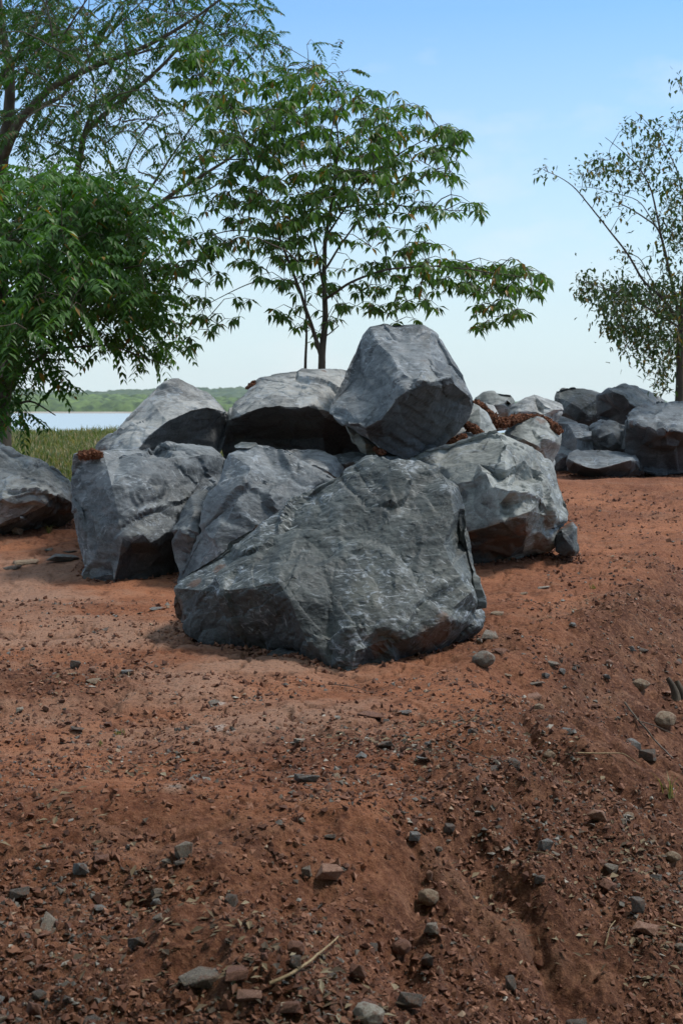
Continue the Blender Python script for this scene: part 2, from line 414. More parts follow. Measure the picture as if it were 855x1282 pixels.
REG = {'R1': (200, 540, 855 / 420), 'R2': (0, 440, 855 / 320), 'R3': (400, 390, 855 / 340), 'R4': (560, 440, 855 / 295),
       'Z1': (270, 450, 855 / 210), 'Z2': (400, 390, 855 / 210), 'Z3': (560, 470, 855 / 160), 'Z4': (680, 470, 855 / 175),
       'Z5': (80, 540, 855 / 240), 'Z6': (0, 540, 699 / 120), 'PX': (0, 0, 1)}
def rock(name, label, cat, reg, Y0, sil, lines=(), pts=(), thick=1.0, L=.11, levels=3, mat='grey', seed=1, chips=14,
         facet=(.3, .22), fine=1.0, stains=(), group=None, clumpy=False, painted_shade=(), fval=1.0, grain=None, dd=.3, kback=(.9, .55), sm=.18, clamp=True):
    ox, oy, s = REG[reg]; rg = np.random.default_rng(seed * 13 + 5)
    fix = lambda p: (ox + p[0] / s, oy + p[1] / s, p[2] if len(p) > 2 else dd)
    pts2 = []; 
    def add(p):
        q = fix(p)
        for i, r in enumerate(pts2):
            if abs(r[0] - q[0]) < 1e-3 and abs(r[1] - q[1]) < 1e-3: return i
        pts2.append(q); return len(pts2) - 1
    si = [add(p) for p in sil]; ns = len(si)
    ed = [(si[i], si[(i + 1) % ns]) for i in range(ns)]
    for ln in lines:
        li = [add(p) for p in ln]; ed += [(li[i], li[i + 1]) for i in range(len(li) - 1)]
    for p in pts: add(p)
    r = delaunay_2d_cdt([Vector((p[0], -p[1])) for p in pts2], ed, [], 1, 1e-4, True)
    vv, tris, ov = r[0], r[2], r[3]
    A = np.array(pts2); W = []
    for i, v in enumerate(vv):
        if len(ov[i]): d = A[ov[i][0], 2]
        else:
            q = np.hypot(A[:, 0] - v.x, A[:, 1] + v.y) + .01; k = np.argsort(q)[:3]; d = (A[k, 2] / q[k]).sum() / (1 / q[k]).sum()
        W.append(P(v.x, -v.y, Y0 + d))
    bm = bmesh.new(); bv = [bm.verts.new(w) for w in W]
    for t in tris:
        try: bm.faces.new([bv[i] for i in t])
        except ValueError: pass
    m = {}
    for i, o in enumerate(ov):
        for q in o: m[q] = i
    # far side: two shrunken rings and a cap, well behind the face
    cen = A[si].mean(0); rings = [[bv[m[i]] for i in si]]
    dmax = A[si][:, 2].mean()
    for k, f in ((.975, .16), (kback[0], .5), (kback[1], .92)):
        ring = []
        for i in si:
            u = cen[0] + (A[i, 0] - cen[0]) * k; vq = cen[1] + (A[i, 1] - cen[1]) * (k if A[i, 1] < cen[1] else min(1, k + .08))
            d = A[i, 2] * (1 - f * .6) + dmax * f * .6 + thick * f * rg.uniform(.88, 1.1)
            w = P(u, vq, Y0 + d)
            if clamp: w[2] = max(w[2], ground_z(w[0], w[1])[0] - .04)
            ring.append(bm.verts.new(w))
        rings.append(ring)
    for a, b in zip(rings, rings[1:]):
        for i in range(ns):
            j = (i + 1) % ns
            bm.faces.new((a[i], a[j], b[j], b[i]))
    c = bm.verts.new(P(cen[0], cen[1], Y0 + dmax + thick))
    for i in range(ns): bm.faces.new((rings[-1][i], rings[-1][(i + 1) % ns], c))
    bmesh.ops.triangulate(bm, faces=bm.faces[:])
    for k in range(7):
        le = [e for e in bm.edges if e.calc_length() > L * 1.3]
        if not le: break
        bmesh.ops.subdivide_edges(bm, edges=le, cuts=1); bmesh.ops.triangulate(bm, faces=bm.faces[:])
        bmesh.ops.beautify_fill(bm, faces=bm.faces[:], edges=[e for e in bm.edges if e.is_manifold and e.calc_face_angle(0) < .15])
    bmesh.ops.recalc_face_normals(bm, faces=bm.faces[:])
    bm.verts.ensure_lookup_table()
    for i, v in enumerate(bm.verts): v.index = i
    V = np.array([v.co[:] for v in bm.verts]); T = np.array([[v.index for v in f.verts] for f in bm.faces]); bm.free()
    size = np.ptp(V[:, 0])
    V, T = subdiv(V, T); V = smooth(V, T, sm)
    facet = (facet[0], facet[1] * .5)
    # knocked-off planar chips along convex edges
    for q in range(chips):
        n = vnormals(V, T); lap = smooth(V, T, 1.0) - V; cv = -(lap * n).sum(1)
        cand = np.argsort(-cv)[:max(20, len(V) // 10)]
        i = cand[rg.integers(len(cand))]
        pn = n[i] + rg.normal(0, .35, 3); pn /= np.linalg.norm(pn)
        cdep = size * rg.uniform(.003, .011); dv = V - V[i]
        over = dv @ pn + cdep; R_ = size * rg.uniform(.08, .2)
        wgt = (1 - sstep(.75, 1.0, np.linalg.norm(dv, axis=1) / R_)) * (1 - sstep(1.1, 1.8, over / cdep)); V -= pn * (np.clip(over, 0, None) * wgt)[:, None]
    def facets(V, n, sc, amp, sd):
        q = V / sc + rg.uniform(0, 50, 3); q = q + .35 * np.stack([vnoise(q * 1.4, sd), vnoise(q * 1.4, sd + 1), vnoise(q * 1.4, sd + 2)], 1)
        off, f1, f2, rn = cells(q, sd)
        g = (rn[:, :3] - .5) * 2
        h = (off * g).sum(1) * sc * amp
        return V + n * ((h + (rn[:, 3] - .5) * sc * amp * .5) * sstep(0, .08, f2 - f1))[:, None]
    V, T = subdiv(V, T) if levels > 1 else (V, T)
    n = vnormals(V, T)
    if clumpy:
        for sc, am in ((.11, .04), (.05, .022), (.025, .012)):
            q = V / sc + rg.uniform(0, 9, 3); off, f1, f2, rn = cells(q, seed)
            V = V + n * (am * (np.sqrt(np.clip(.7 - f1, 0, 1)) - .35) * rn[:, 0] * 1.3)[:, None]; n = vnormals(V, T)
    else:
        V = facets(V, n, facet[0] * 1.8, facet[1] * 1.05, seed)
        n = vnormals(V, T)
        V = facets(V, n, facet[0] * .5, facet[1] * .5, seed + 50)
        for k in range(2, levels):
            V, T = subdiv(V, T)
        n = vnormals(V, T)
        rot = rg.normal(0, 1, (3, 3)); qd, _ = np.linalg.qr(rot)
        if grain is not None:
            g0 = np.array(grain, float); g0 /= np.linalg.norm(g0); g2 = np.cross(g0, [0, 1, 0]); g2 /= np.linalg.norm(g2); qd = np.stack([g2, g0, np.cross(g0, g2)], 1)
        sp = V @ qd
        V = V + n * (fine * .007 * fbm(sp * np.array([11, 1.7, 3]) + .8 * fbm(V * 2.5, 2, seed + 2)[:, None], 4, seed + 6, .55) * sstep(-.3, .3, fbm(V * 1.6, 2, seed + 12)))[:, None]
        V = V + n * (fine * .006 * fbm(sp * np.array([2, 3, 9]), 5, seed + 3, .5) + fine * .004 * np.abs(fbm(sp * np.array([7, 7, 24]), 3, seed + 8)))[:, None]
        n = vnormals(V, T)
        for sc, am, ax in ((.30, .022, 0), (.10, .008, 0), (.19, .012, 1)):
            t_ = sp[:, ax] / sc + 1.0 * fbm(V * 1.3, 2, seed + 30 + ax) + .12 * fbm(V * 9, 3, seed + 33)
            saw = t_ - np.floor(t_); msk = sstep(.05, .22, fbm(V * 1.8 + 3 * ax, 2, seed + 36 + int(sc * 100)))
            V = V + n * (am * min(1, size) * (saw ** 1.5 - .4) * msk * np.minimum(1, (1 - saw) * 6))[:, None]
        V = smooth(V, T, .12); n = vnormals(V, T)
        if levels >= 3: V = facets(V, n, facet[0] * .17, facet[1] * .6, seed + 90)
    if clamp:      # flatten what would sink far under the ground
        g = ground_z(V[:, 0], V[:, 1]); V[:, 2] = np.maximum(V[:, 2], g - .05)
    st = np.zeros(len(V))
    _, _, _, tr_ = cells(V / .42 + seed + .25 * np.stack([fbm(V * 4, 3, 5 + k) for k in range(3)], 1), seed + 7)
    tn = tr_[:, 0]
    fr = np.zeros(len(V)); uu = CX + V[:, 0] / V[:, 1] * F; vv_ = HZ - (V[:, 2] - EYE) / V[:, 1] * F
    for poly in painted_shade:      # undersides, hollows and off-sun faces darkened: shade painted into the slate colour
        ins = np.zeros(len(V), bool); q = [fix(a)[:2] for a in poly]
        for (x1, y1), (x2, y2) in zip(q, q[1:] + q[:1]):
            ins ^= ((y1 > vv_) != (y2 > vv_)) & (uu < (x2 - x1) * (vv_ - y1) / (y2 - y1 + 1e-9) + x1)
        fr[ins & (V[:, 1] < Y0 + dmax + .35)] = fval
    for (x, y, d, rad) in stains:
        u_, v_, d_ = fix((x, y, d)); w = P(u_, v_, Y0 + d_)
        st = np.maximum(st, np.clip(1.15 - np.linalg.norm(V - w, axis=1) / rad, 0, 1))
    if not clumpy: pass
    cen3 = np.array([V[:, 0].mean(), V[:, 1].mean(), V[:, 2].min()])
    o = mesh_np(name, V - cen3, T, M[mat], attrs={'stain': st, 'tone': tn, 'painted_shade': fr}); o.location = cen3
    o.data.set_sharp_from_angle(angle=math.radians(32))
    tag(o, label, cat, group)
    return o

GP = 'quarried boulders heaped on the red soil'
yA = hit(440.7, 841)[1]
rock('boulder', 'largest dark slate boulder at the front of the heap, sloping to a thin left tip', 'boulder', 'R1', yA,
  [(38,400,.85),(110,350,.9),(205,290,.9),(265,230,.95),(330,185,1.0),(400,150,1.0),(470,110,1.05),(530,80,1.1),(600,72,1.1),(660,78,1.1),(720,105,1.05),(760,140,.95),(772,195,.9),(768,240,.85),(785,300,.8),(792,350,.7),(810,400,.6),(828,460,.6),(815,500,.65),(775,540,.6),(700,565,.42),(620,590,.25),(560,602,.14),(490,615,0),(440,600,.06),(380,585,.15),(330,570,.32),(270,555,.42),(180,570,.5),(120,545,.62),(80,520,.7),(40,485,.88),(60,440,.83)],
  [[(38,400,.85),(100,405,.62),(170,405,.42),(230,398,.33),(300,385,.26),(335,430,.2),(360,500,.16),(380,585,.15)],
   [(828,460,.6),(720,480,.28),(640,520,.13),(560,535,.05),(500,560,-.02)],
   [(510,480,.12),(600,430,.25),(612,462,.19),(640,520,.13)],
   [(720,105,1.05),(738,150,.85),(748,210,.7),(722,290,.57),(742,345,.5),(795,410,.45),(828,460,.6)]],
  [(600,110,.95),(560,200,.75),(450,200,.8),(350,260,.72),(250,320,.62),(450,330,.5),(600,300,.53),(680,250,.62),(430,450,.24),(680,400,.36),(150,370,.66),(650,170,.85),(758,235,.88),(766,290,.85)],
  thick=1.0, L=.12, levels=4, mat='front', seed=3, chips=26, grain=(.74, -.1, .66), fval=.52, painted_shade=[[(50,440),(100,412),(170,412),(230,404),(300,391),(335,435),(360,500),(376,590),(180,590),(60,520)],[(828,462),(720,483),(640,523),(560,540),(500,562),(490,620),(840,620)]], stains=[(700,520,.3,.22),(560,550,.1,.1),(45,460,.85,.14),(90,385,.75,.08),(150,345,.8,.07),(250,250,.95,.06)], group=GP)
rock('boulder', 'tall grey slab leaning back directly behind the left half of the front boulder', 'boulder', 'R1', 10.4,
  [(50,385,.35),(80,320,.35),(108,270,.35),(120,200,.45),(145,130,.55),(175,55,.65),(210,42,.72),(260,40,.78),(300,45,.78),(345,70,.75),(390,95,.75),(440,115,.75),(475,135,.75),(520,200,.65),(500,350,.4),(350,430,.15),(200,440,.1),(100,430,.2)],
  [[(210,42,.72),(232,86,.5),(195,183,.28),(260,178,.35),(330,170,.5)],[(195,183,.28),(130,290,.2),(80,370,.2)]],
  [(300,110,.62),(150,230,.35),(260,260,.25),(200,110,.5)], thick=.7, mat='blue', seed=5, chips=14, grain=(.5, -.1, .85), group=GP)
rock('boulder', 'small wedge shaped grey rock squeezed between the blocky boulder and the tall leaning slab', 'boulder', 'R2', 10.72,
  [(715,448,.5),(690,458,.5),(640,480,.38),(615,520,.32),(598,560,.28),(576,600,.22),(578,650,.22),(585,690,.2),(600,750,.15),(640,750,.1),(690,690,.1),(730,600,.3),(740,520,.4)],
  [[(576,600,.22),(620,592,.05),(665,605,.08)]], [(650,540,.18),(640,680,.15)], thick=.5, levels=2, L=.08, mat='blue', seed=8, chips=6, facet=(.15,.2), group=GP)
rock('boulder', 'big upright blocky boulder with a black hollow at its foot', 'boulder', 'R2', 10.9,
  [(250,345,.45),(300,332,.5),(345,330,.5),(400,345,.5),(470,345,.55),(520,338,.65),(560,330,.8),(610,318,.9),(650,312,1.0),(712,312,1.05),(745,335,1.05),(768,358,1.05),(750,410,.95),(740,460,.85),(720,520,.75),(680,600,.65),(640,700,.55),(612,760,.5),(585,785,.42),(520,795,.3),(440,785,.2),(380,772,0),(290,770,.2),(288,690,.2),(290,600,.2),(265,520,.3),(242,480,.4),(242,420,.45)],
  [[(345,330,.5),(358,380,.3),(375,450,.15),(395,540,.05),(412,620,.0),(400,690,.0),(380,772,.0)],
   [(412,620,.0),(440,640,.03),(480,612,.05),(505,640,.08),(560,605,.2),(595,600,.28),(640,640,.45)],
   [(400,345,.5),(470,356,.36),(560,348,.5),(630,352,.62),(700,345,.8)],
   [(300,450,.32),(310,560,.2),(330,700,.12)]],
  [(450,680,.14),(540,680,.24),(500,730,.22),(430,740,.13),(575,700,.36),(480,450,.2),(600,450,.5),(500,540,.14),(320,620,.1),(680,420,.75),(580,540,.3)],
  thick=.8, mat='blue', seed=11, chips=16, painted_shade=[[(412,622),(440,640),(480,615),(505,640),(560,607),(595,602),(640,640),(600,800),(380,800),(400,690)]], stains=[(300,345,.5,.16)], group=GP)
rock('boulder', 'low rough grey boulder cut off by the left edge of the photo, undercut beneath', 'boulder', 'Z6', 13.0,
  [(-500,300,.5),(-420,150,.6),(-250,60,.8),(-100,70,.8),(0,110,.7),(90,165,.7),(170,195,.7),(300,205,.7),(370,235,.7),(430,290,.7),(500,345,.7),(535,385,.65),(525,450,.55),(540,520,.6),(575,605,.75),(500,660,.8),(430,715,.8),(300,745,.7),(150,760,.6),(60,740,.5),(0,765,.4),(-200,800,.2),(-400,700,.3),(-500,500,.4)],
  [[(-450,400,.2),(-200,480,.05),(0,500,.0),(100,465,.0),(240,425,.05),(330,430,.1),(410,465,.2),(500,500,.35)],
   [(-200,760,.1),(0,700,.12),(150,640,.12),(230,590,.14),(330,540,.18),(410,465,.2)]],
  [(300,660,.7),(400,600,.6),(450,560,.5),(150,300,.35),(300,300,.4),(400,350,.4),(0,300,.35),(-200,280,.35),(160,360,.2),(0,600,.06),(60,200,.6),(150,700,.5)],
  thick=.9, mat='pale', seed=14, chips=18, painted_shade=[[(-400,800),(0,702),(150,642),(230,592),(330,542),(410,467),(500,500),(600,600),(400,800)]], facet=(.35,.28), stains=[(500,600,.6,.15)], group=GP)
rock('boulder', 'pointed grey boulder behind the blocky one, leftmost of the upper row, smooth dark lower face', 'boulder', 'R2', 12.0,
  [(330,322,.35),(380,280,.4),(430,230,.5),(500,160,.6),(530,120,.7),(575,90,.75),(600,88,.78),(660,115,.85),(700,140,.85),(745,175,.85),(772,205,.85),(768,250,.85),(745,290,.8),(730,340,.7),(690,480,.5),(560,600,.4),(450,560,.3),(370,440,.3)],
  [[(440,360,0),(455,335,0),(500,280,.08),(560,232,.18),(640,195,.33),(700,186,.45),(722,192,.5),(772,215,.85)]],
  [(560,330,.42),(640,280,.52),(700,250,.62),(520,345,.32),(650,350,.6),(480,230,.42),(560,150,.6),(640,150,.66),(400,300,.25)],
  thick=.9, mat='pale', seed=17, chips=12, painted_shade=[[(440,365),(455,337),(500,284),(560,235),(640,198),(700,190),(722,196),(790,225),(760,420),(440,420)]], facet=(.3,.14), stains=[(350,340,.3,.1)], group=GP)
rock('boulder', 'broad pale topped boulder in the upper row with the tree trunks rising behind it', 'boulder', 'Z1', 12.3,
  [(75,300,.5),(80,240,.65),(110,205,.75),(160,150,.85),(215,100,1.0),(270,80,1.1),(330,66,1.2),(400,62,1.2),(470,70,1.2),(550,62,1.2),(640,60,1.2),(685,62,1.2),(705,90,1.2),(760,200,1.1),(800,350,.9),(800,480,.7),(760,600,.6),(600,700,.6),(400,720,.6),(200,680,.6),(60,560,.6),(20,430,.5),(60,340,.45)],
  [[(75,305,.45),(130,285,.15),(200,255,.05),(250,240,.0),(330,235,0),(360,245,0),(430,245,.03),(470,235,.05),(500,222,.1),(560,260,.12),(640,290,.3),(700,360,.5)],
   [(300,200,.2),(370,170,.32),(470,150,.45),(520,180,.3),(560,210,.3),(500,222,.1)]],
  [(100,400,.6),(250,400,.62),(400,400,.6),(550,400,.55),(300,300,.25),(650,450,.75),(450,300,.25),(400,120,.8),(600,130,.85),(200,180,.55),(150,330,.4)],
  thick=.9, mat='pale', seed=21, chips=14, painted_shade=[[(60,312),(130,290),(200,260),(250,245),(330,240),(360,250),(430,250),(470,240),(500,228),(560,300),(640,330),(700,370),(900,500),(700,700),(0,700),(0,400)]], facet=(.3,.16), stains=[(180,130,.95,.08),(550,64,1.1,.06)], group=GP)
rock('boulder', 'topmost boulder perched on the heap, pale flat top face and a broad black underside', 'boulder', 'Z2', 11.7,
  [(260,85,.9),(330,78,.95),(400,72,1.0),(460,65,1.0),(530,68,1.0),(570,90,1.0),(600,115,1.0),(605,150,.95),(640,210,.9),(665,270,.85),(710,320,.85),(750,380,.85),(780,440,.85),(782,490,.85),(765,540,.85),(710,610,.8),(640,680,.75),(560,700,.65),(470,735,.55),(430,755,.5),(360,730,.45),(300,690,.38),(230,620,.3),(160,585,.28),(110,545,.3),(50,520,.35),(50,490,.4),(90,445,.5),(140,390,.6),(175,345,.65),(210,300,.7),(198,230,.8),(210,170,.85),(225,120,.9)],
  [[(110,545,.3),(150,572,.2),(200,570,.12),(235,590,.12),(310,555,.03),(375,470,0),(390,440,0),(450,400,.0),(530,350,.03),(600,350,.12),(670,330,.28),(690,370,.38),(750,420,.6),(782,470,.85)],
   [(260,85,.9),(300,170,.62),(370,230,.42),(400,285,.28),(400,350,.1),(390,440,0)],
   [(400,285,.28),(520,300,.2),(600,320,.22),(670,330,.28)]],
  [(430,560,.4),(560,500,.42),(650,450,.5),(480,640,.55),(600,600,.6),(330,640,.38),(450,180,.62),(560,220,.5),(300,330,.38),(200,450,.36),(290,480,.2),(130,490,.32),(250,230,.68)],
  thick=.75, mat='blue', seed=24, chips=18, painted_shade=[[(235,594),(310,560),(375,475),(390,445),(450,405),(530,355),(600,355),(670,340),(690,375),(750,425),(800,470),(760,640),(430,800),(250,640)]], facet=(.25,.18), stains=[(520,270,.4,.07)], group=GP, clamp=False)
rock('boulder', 'large boulder right of the front one with a jutting pale ledge', 'boulder', 'R3', 11.3,
  [(250,475,1.0),(300,452,1.0),(330,440,1.0),(400,425,1.0),(470,405,.98),(530,385,.98),(562,372,.98),(592,385,1.0),(660,415,1.05),(700,445,1.1),(728,490,1.1),(742,540,1.0),(765,600,.92),(785,640,.85),(780,657,.8),(742,667,.7),(742,735,.65),(720,750,.65),(650,772,.6),(560,790,.55),(510,800,.5),(470,800,.5),(400,780,.55),(300,700,.7),(250,600,.9)],
  [[(562,372,.98),(588,430,.62),(582,500,.35),(590,550,.16)],
   [(545,552,.16),(600,560,.02),(660,558,.08),(690,575,.2),(702,600,.26)],
   [(565,537,.45),(605,512,.62),(645,532,.66),(668,550,.45)],
   [(445,700,.3),(480,690,.2),(520,680,.12),(560,665,.04),(620,645,-.02),(660,630,.04),(690,610,.18),(702,600,.28)],
   [(702,600,.28),(700,640,.25),(655,700,.25),(640,745,.4)],[(700,610,.28),(745,655,.55),(785,640,.85)]],
  [(520,740,.42),(600,720,.36),(450,760,.5),(700,700,.4),(400,500,.72),(500,480,.58),(480,600,.35),(420,640,.42),(560,620,.08),(640,470,.66),(700,520,.72),(640,600,.08),(605,543,.55),(640,546,.5)],
  thick=.9, mat='green', seed=28, chips=20, painted_shade=[[(430,710),(480,694),(520,684),(560,668),(620,650),(650,650),(650,700),(640,760),(470,810)]], facet=(.3,.2), stains=[(560,740,.4,.3),(640,680,.2,.14),(700,740,.5,.15),(480,720,.3,.12)], group=GP)
rock('rock', 'small dark upright rock at the right foot of the ledged boulder, orange soil on top', 'rock', 'R3', 11.75,
  [(736,700,.15),(760,680,.15),(795,662,.2),(808,680,.2),(812,750,.15),(798,768,.1),(770,767,.05),(745,755,.05),(736,735,.1)],
  [[(760,700,.02),(800,690,.08),(800,755,.03)]], [(775,720,0)], thick=.3, levels=2, L=.05, mat='front', seed=31, chips=5, painted_shade=[[(730,720),(770,690),(798,690),(800,770),(730,770)]], facet=(.1,.2), stains=[(770,672,.2,.12)], group=GP)
rock('boulder', 'grey angular boulder topped with red dirt just behind the large ledged boulder', 'boulder', 'Z3', 13.8,
  [(380,375,.4),(430,330,.5),(480,300,.6),(540,275,.7),(600,270,.7),(650,290,.7),(700,320,.7),(762,385,.65),(755,470,.55),(710,550,.5),(690,640,.5),(500,700,.4),(380,680,.4),(340,480,.35)],
  [[(600,470,.05),(640,420,.08),(680,425,.12),(705,440,.2),(762,400,.6)],[(600,470,.05),(640,500,.15),(690,545,.4)]],
  [(560,360,.38),(660,360,.42),(500,420,.12),(720,480,.4)], thick=.7, levels=2, L=.09, mat='green', seed=35, chips=8, facet=(.22,.15), stains=[(620,290,.6,.1)], group=GP)
rock('boulder', 'smooth grey slab standing between the perched boulder and the red dirt heap', 'boulder', 'Z3', 13.2,
  [(165,175,.45),(215,205,.45),(270,250,.5),(300,320,.4),(330,380,.35),(330,460,.3),(230,520,.25),(130,520,.25),(80,400,.25),(120,300,.3)],
  [], [(220,320,.12),(200,400,.05)], thick=.5, levels=2, L=.08, mat='green', seed=38, chips=5, facet=(.2,.12), group=GP)
rock('rock', 'small pale slab sticking up under the right side of the perched boulder', 'rock', 'Z3', 12.7,
  [(-20,440,.3),(40,385,.35),(80,360,.35),(130,345,.35),(185,390,.3),(200,450,.2),(100,520,.2),(-40,560,.2)], [[(80,360,.35),(140,430,.1)]], [(60,430,.1)],
  thick=.4, levels=2, L=.07, mat='pale', seed=41, chips=4, facet=(.15,.12), stains=[(60,430,.2,.08)], group=GP)
rock('boulder', 'distant rounded dark boulder on the skyline just right of the perched boulder', 'boulder', 'Z3', 18.8,
  [(190,165),(240,125),(300,115),(360,128),(430,135),(457,180),(450,260),(420,360),(300,380),(200,300)], [[(375,190,.1),(400,165,.12),(425,190,.15),(400,215,.15),(375,190,.1)]], [(300,200,0),(400,190,.35),(340,160,.12)],
  thick=.8, levels=2, L=.1, mat='green', seed=44, chips=8, facet=(.25,.15), group=GP)
rock('rock', 'pale low rock lying in front of the distant rounded dark boulder', 'rock', 'Z3', 15.5,
  [(205,172),(255,183),(310,202),(345,265),(340,330),(250,330),(215,250)], [], [(280,240,.05)], thick=.4, levels=2, L=.07, mat='pale', seed=46, chips=4, facet=(.15,.12), group=GP)
rock('boulder', 'split grey boulder with a pale flat top on the skyline above the red dirt heap', 'boulder', 'Z3', 17.0,
  [(412,235,.4),(450,190,.5),(500,160,.55),(545,148,.6),(580,135,.7),(640,145,.7),(720,175,.7),(760,195,.65),(775,230,.5),(725,262,.4),(712,340,.4),(600,400,.3),(450,380,.3),(405,300,.3)],
  [[(545,148,.6),(560,200,.25),(592,242,.2),(640,262,.15),(690,300,.1)],[(580,135,.7),(650,200,.25),(720,228,.2),(775,230,.5)],[(592,200,.45),(620,235,.35)]], [(480,240,.15),(700,280,.3),(640,220,.25)],
  thick=.7, levels=2, L=.09, mat='pale', seed=49, chips=8, facet=(.25,.12), group=GP)
rock('boulder', 'tall dark grey boulder at the back of the far right cluster', 'boulder', 'Z4', 22.0,
  [(58,130,.4),(75,95,.5),(140,85,.6),(200,75,.7),(260,78,.7),(310,88,.7),(370,105,.7),(390,250,.5),(370,340,.4),(250,360,.3),(150,340,.3),(90,290,.3),(70,200,.3)],
  [[(110,215,.1),(165,165,.05),(230,205,.0),(275,250,.05),(300,290,.1)],[(165,165,.05),(240,130,.3),(330,150,.4)]], [(120,140,.25),(200,280,.05),(320,220,.3)],
  thick=1.0, levels=2, L=.12, mat='front', seed=52, chips=12, facet=(.35,.2), group=GP)
rock('boulder', 'far right cluster boulder with a pale sunlit top and a flat black left face', 'boulder', 'Z4', 21.0,
  [(328,125,.6),(395,80,.45),(430,85,.5),(480,58,.8),(530,57,.95),(580,65,1.0),(640,95,1.1),(700,125,1.1),(740,152,1.1),(740,240,.8),(640,320,.5),(520,330,.5),(440,310,.5),(380,290,.55),(328,240,.6)],
  [[(395,80,.45),(430,100,.12),(490,120,.05),(530,170,.0),(560,190,.05),(620,172,.3)],[(560,190,.05),(530,300,.35)],[(430,85,.5),(500,90,.5),(530,82,.6)],[(490,120,.05),(560,120,.35),(600,150,.4),(620,172,.3)]],
  [(420,200,.4),(400,260,.6),(480,230,.35),(650,130,.8)], thick=1.0, levels=2, L=.12, mat='pale', seed=55, chips=10, painted_shade=[[(395,82),(430,102),(490,122),(530,172),(560,192),(530,330),(300,330),(310,120)]], facet=(.3,.13), group=GP)
rock('boulder', 'big grey capped boulder at the right edge of the photo with a brown black base', 'boulder', 'Z4', 19.2,
  [(515,235,.5),(535,210,.6),(600,190,.7),(680,165,.9),(750,155,1.0),(855,150,1.1),(960,160,1.1),(1050,230,1.0),(1080,350,.9),(1060,500,.8),(960,590,.7),(855,590,.6),(780,600,.6),(690,605,.55),(620,592,.55),(590,560,.5),(505,480,.5),(495,400,.45),(505,330,.42)],
  [[(515,285,.35),(580,300,.1),(640,320,.05),(690,345,0),(740,335,0),(800,335,.0),(855,350,0),(960,340,.05),(1060,330,.6)]],
  [(600,420,.4),(700,450,.45),(855,450,.45),(950,450,.45),(650,390,.15),(800,400,.2),(700,240,.45),(850,230,.5),(600,250,.35),(960,250,.5)],
  thick=1.1, levels=2, L=.12, mat='blue', seed=58, chips=12, painted_shade=[[(500,300),(580,304),(640,325),(690,350),(740,340),(800,340),(855,355),(960,345),(1100,340),(1060,620),(480,620)]], facet=(.35,.2), stains=[(740,345,.1,.16),(540,300,.2,.08)], group=GP)
rock('boulder', 'cracked mid grey block resting behind the long low boulder in the far right cluster', 'boulder', 'Z4', 20.0,
  [(275,320,.3),(300,290,.4),(350,268,.6),(420,285,.6),(512,315,.6),(510,380,.5),(500,470,.4),(450,500,.4),(380,510,.3),(310,500,.3),(270,430,.3)],
  [[(300,290,.4),(350,310,.12),(420,350,.08),(445,400,.1),(490,450,.3)],[(340,380,.02),(380,410,.1),(400,450,.1)]], [(340,420,.08),(470,350,.25)],
  thick=.7, levels=2, L=.1, mat='grey', seed=61, chips=10, facet=(.25,.22), group=GP)
rock('boulder', 'long blue grey slab in the far right cluster, half hidden behind the long low boulder', 'boulder', 'Z4', 19.7,
  [(75,250,.7),(95,240,.7),(150,280,.6),(200,295,.6),(270,310,.6),(300,400,.5),(300,480,.4),(250,560,.4),(150,590,.35),(90,592,.3),(40,570,.3),(40,500,.3),(100,420,.4),(112,330,.5),(75,290,.6)],
  [[(75,290,.6),(150,296,.35),(270,325,.35)],[(100,420,.2),(200,385,.1),(290,370,.2)]], [(180,350,.2),(200,480,.15),(120,500,.12)],
  thick=.8, levels=2, L=.11, mat='blue', seed=64, chips=8, facet=(.3,.15), group=GP)
rock('boulder', 'long low boulder lying flat at the front of the far right cluster', 'boulder', 'Z4', 18.7,
  [(146,500,.35),(155,480,.45),(200,460,.6),(300,450,.8),(400,460,.8),(500,475,.8),(560,495,.7),(582,530,.6),(587,560,.55),(540,600,.45),(450,622,.4),(380,627,.38),(280,612,.4),(200,597,.42),(150,575,.4),(138,540,.38)],
  [[(146,505,.3),(190,530,.1),(260,560,.0),(330,570,0),(400,555,.03),(480,530,.08),(530,518,.15),(582,528,.5)]],
  [(300,500,.35),(450,500,.4),(300,600,.25),(450,590,.3),(200,500,.35)], thick=.8, levels=2, L=.1, mat='blue', seed=67, chips=8, painted_shade=[[(130,510),(190,535),(260,565),(330,575),(400,560),(480,535),(530,523),(600,533),(600,640),(130,640)]], facet=(.25,.12), group=GP)
rock('rock', 'flat pale slab lying behind the top of the leaning slab, under the broad boulder', 'rock', 'Z1', 11.7,
  [(310,480,.4),(400,463,.5),(450,475,.5),(560,480,.5),(615,500,.4),(655,560,.3),(640,620,.2),(450,640,.2),(320,560,.2)], [[(420,560,.0),(500,535,.05),(560,560,.02)]], [(480,510,.2),(560,520,.2)],
  thick=.35, levels=2, L=.06, mat='grey', seed=70, chips=5, facet=(.15,.2), group=GP)
rock('rock', 'dark flat slab in the shadow under the perched boulder', 'rock', 'Z1', 11.9,
  [(600,490,.3),(700,478,.4),(850,470,.4),(950,480,.4),(980,530,.3),(920,600,.2),(740,620,.2),(640,600,.2),(610,540,.2)], [[(650,530,.05),(740,515,.05),(860,540,.1)]], [(740,500,.2)],
  thick=.4, levels=2, L=.07, mat='front', seed=73, chips=5, facet=(.15,.2), group=GP)
rock('rock', 'tan coloured stone wedged beneath the left end of the perched boulder', 'rock', 'Z1', 12.15,
  [(660,330,.2),(720,365,.2),(800,410,.2),(835,445,.15),(825,490,.1),(770,490,.1),(740,470,.1),(700,410,.1)], [], [(760,430,.0)],
  thick=.3, levels=2, L=.05, mat='tan', seed=76, chips=3, facet=(.1,.15), stains=[(830,460,.1,.06)], group=GP)
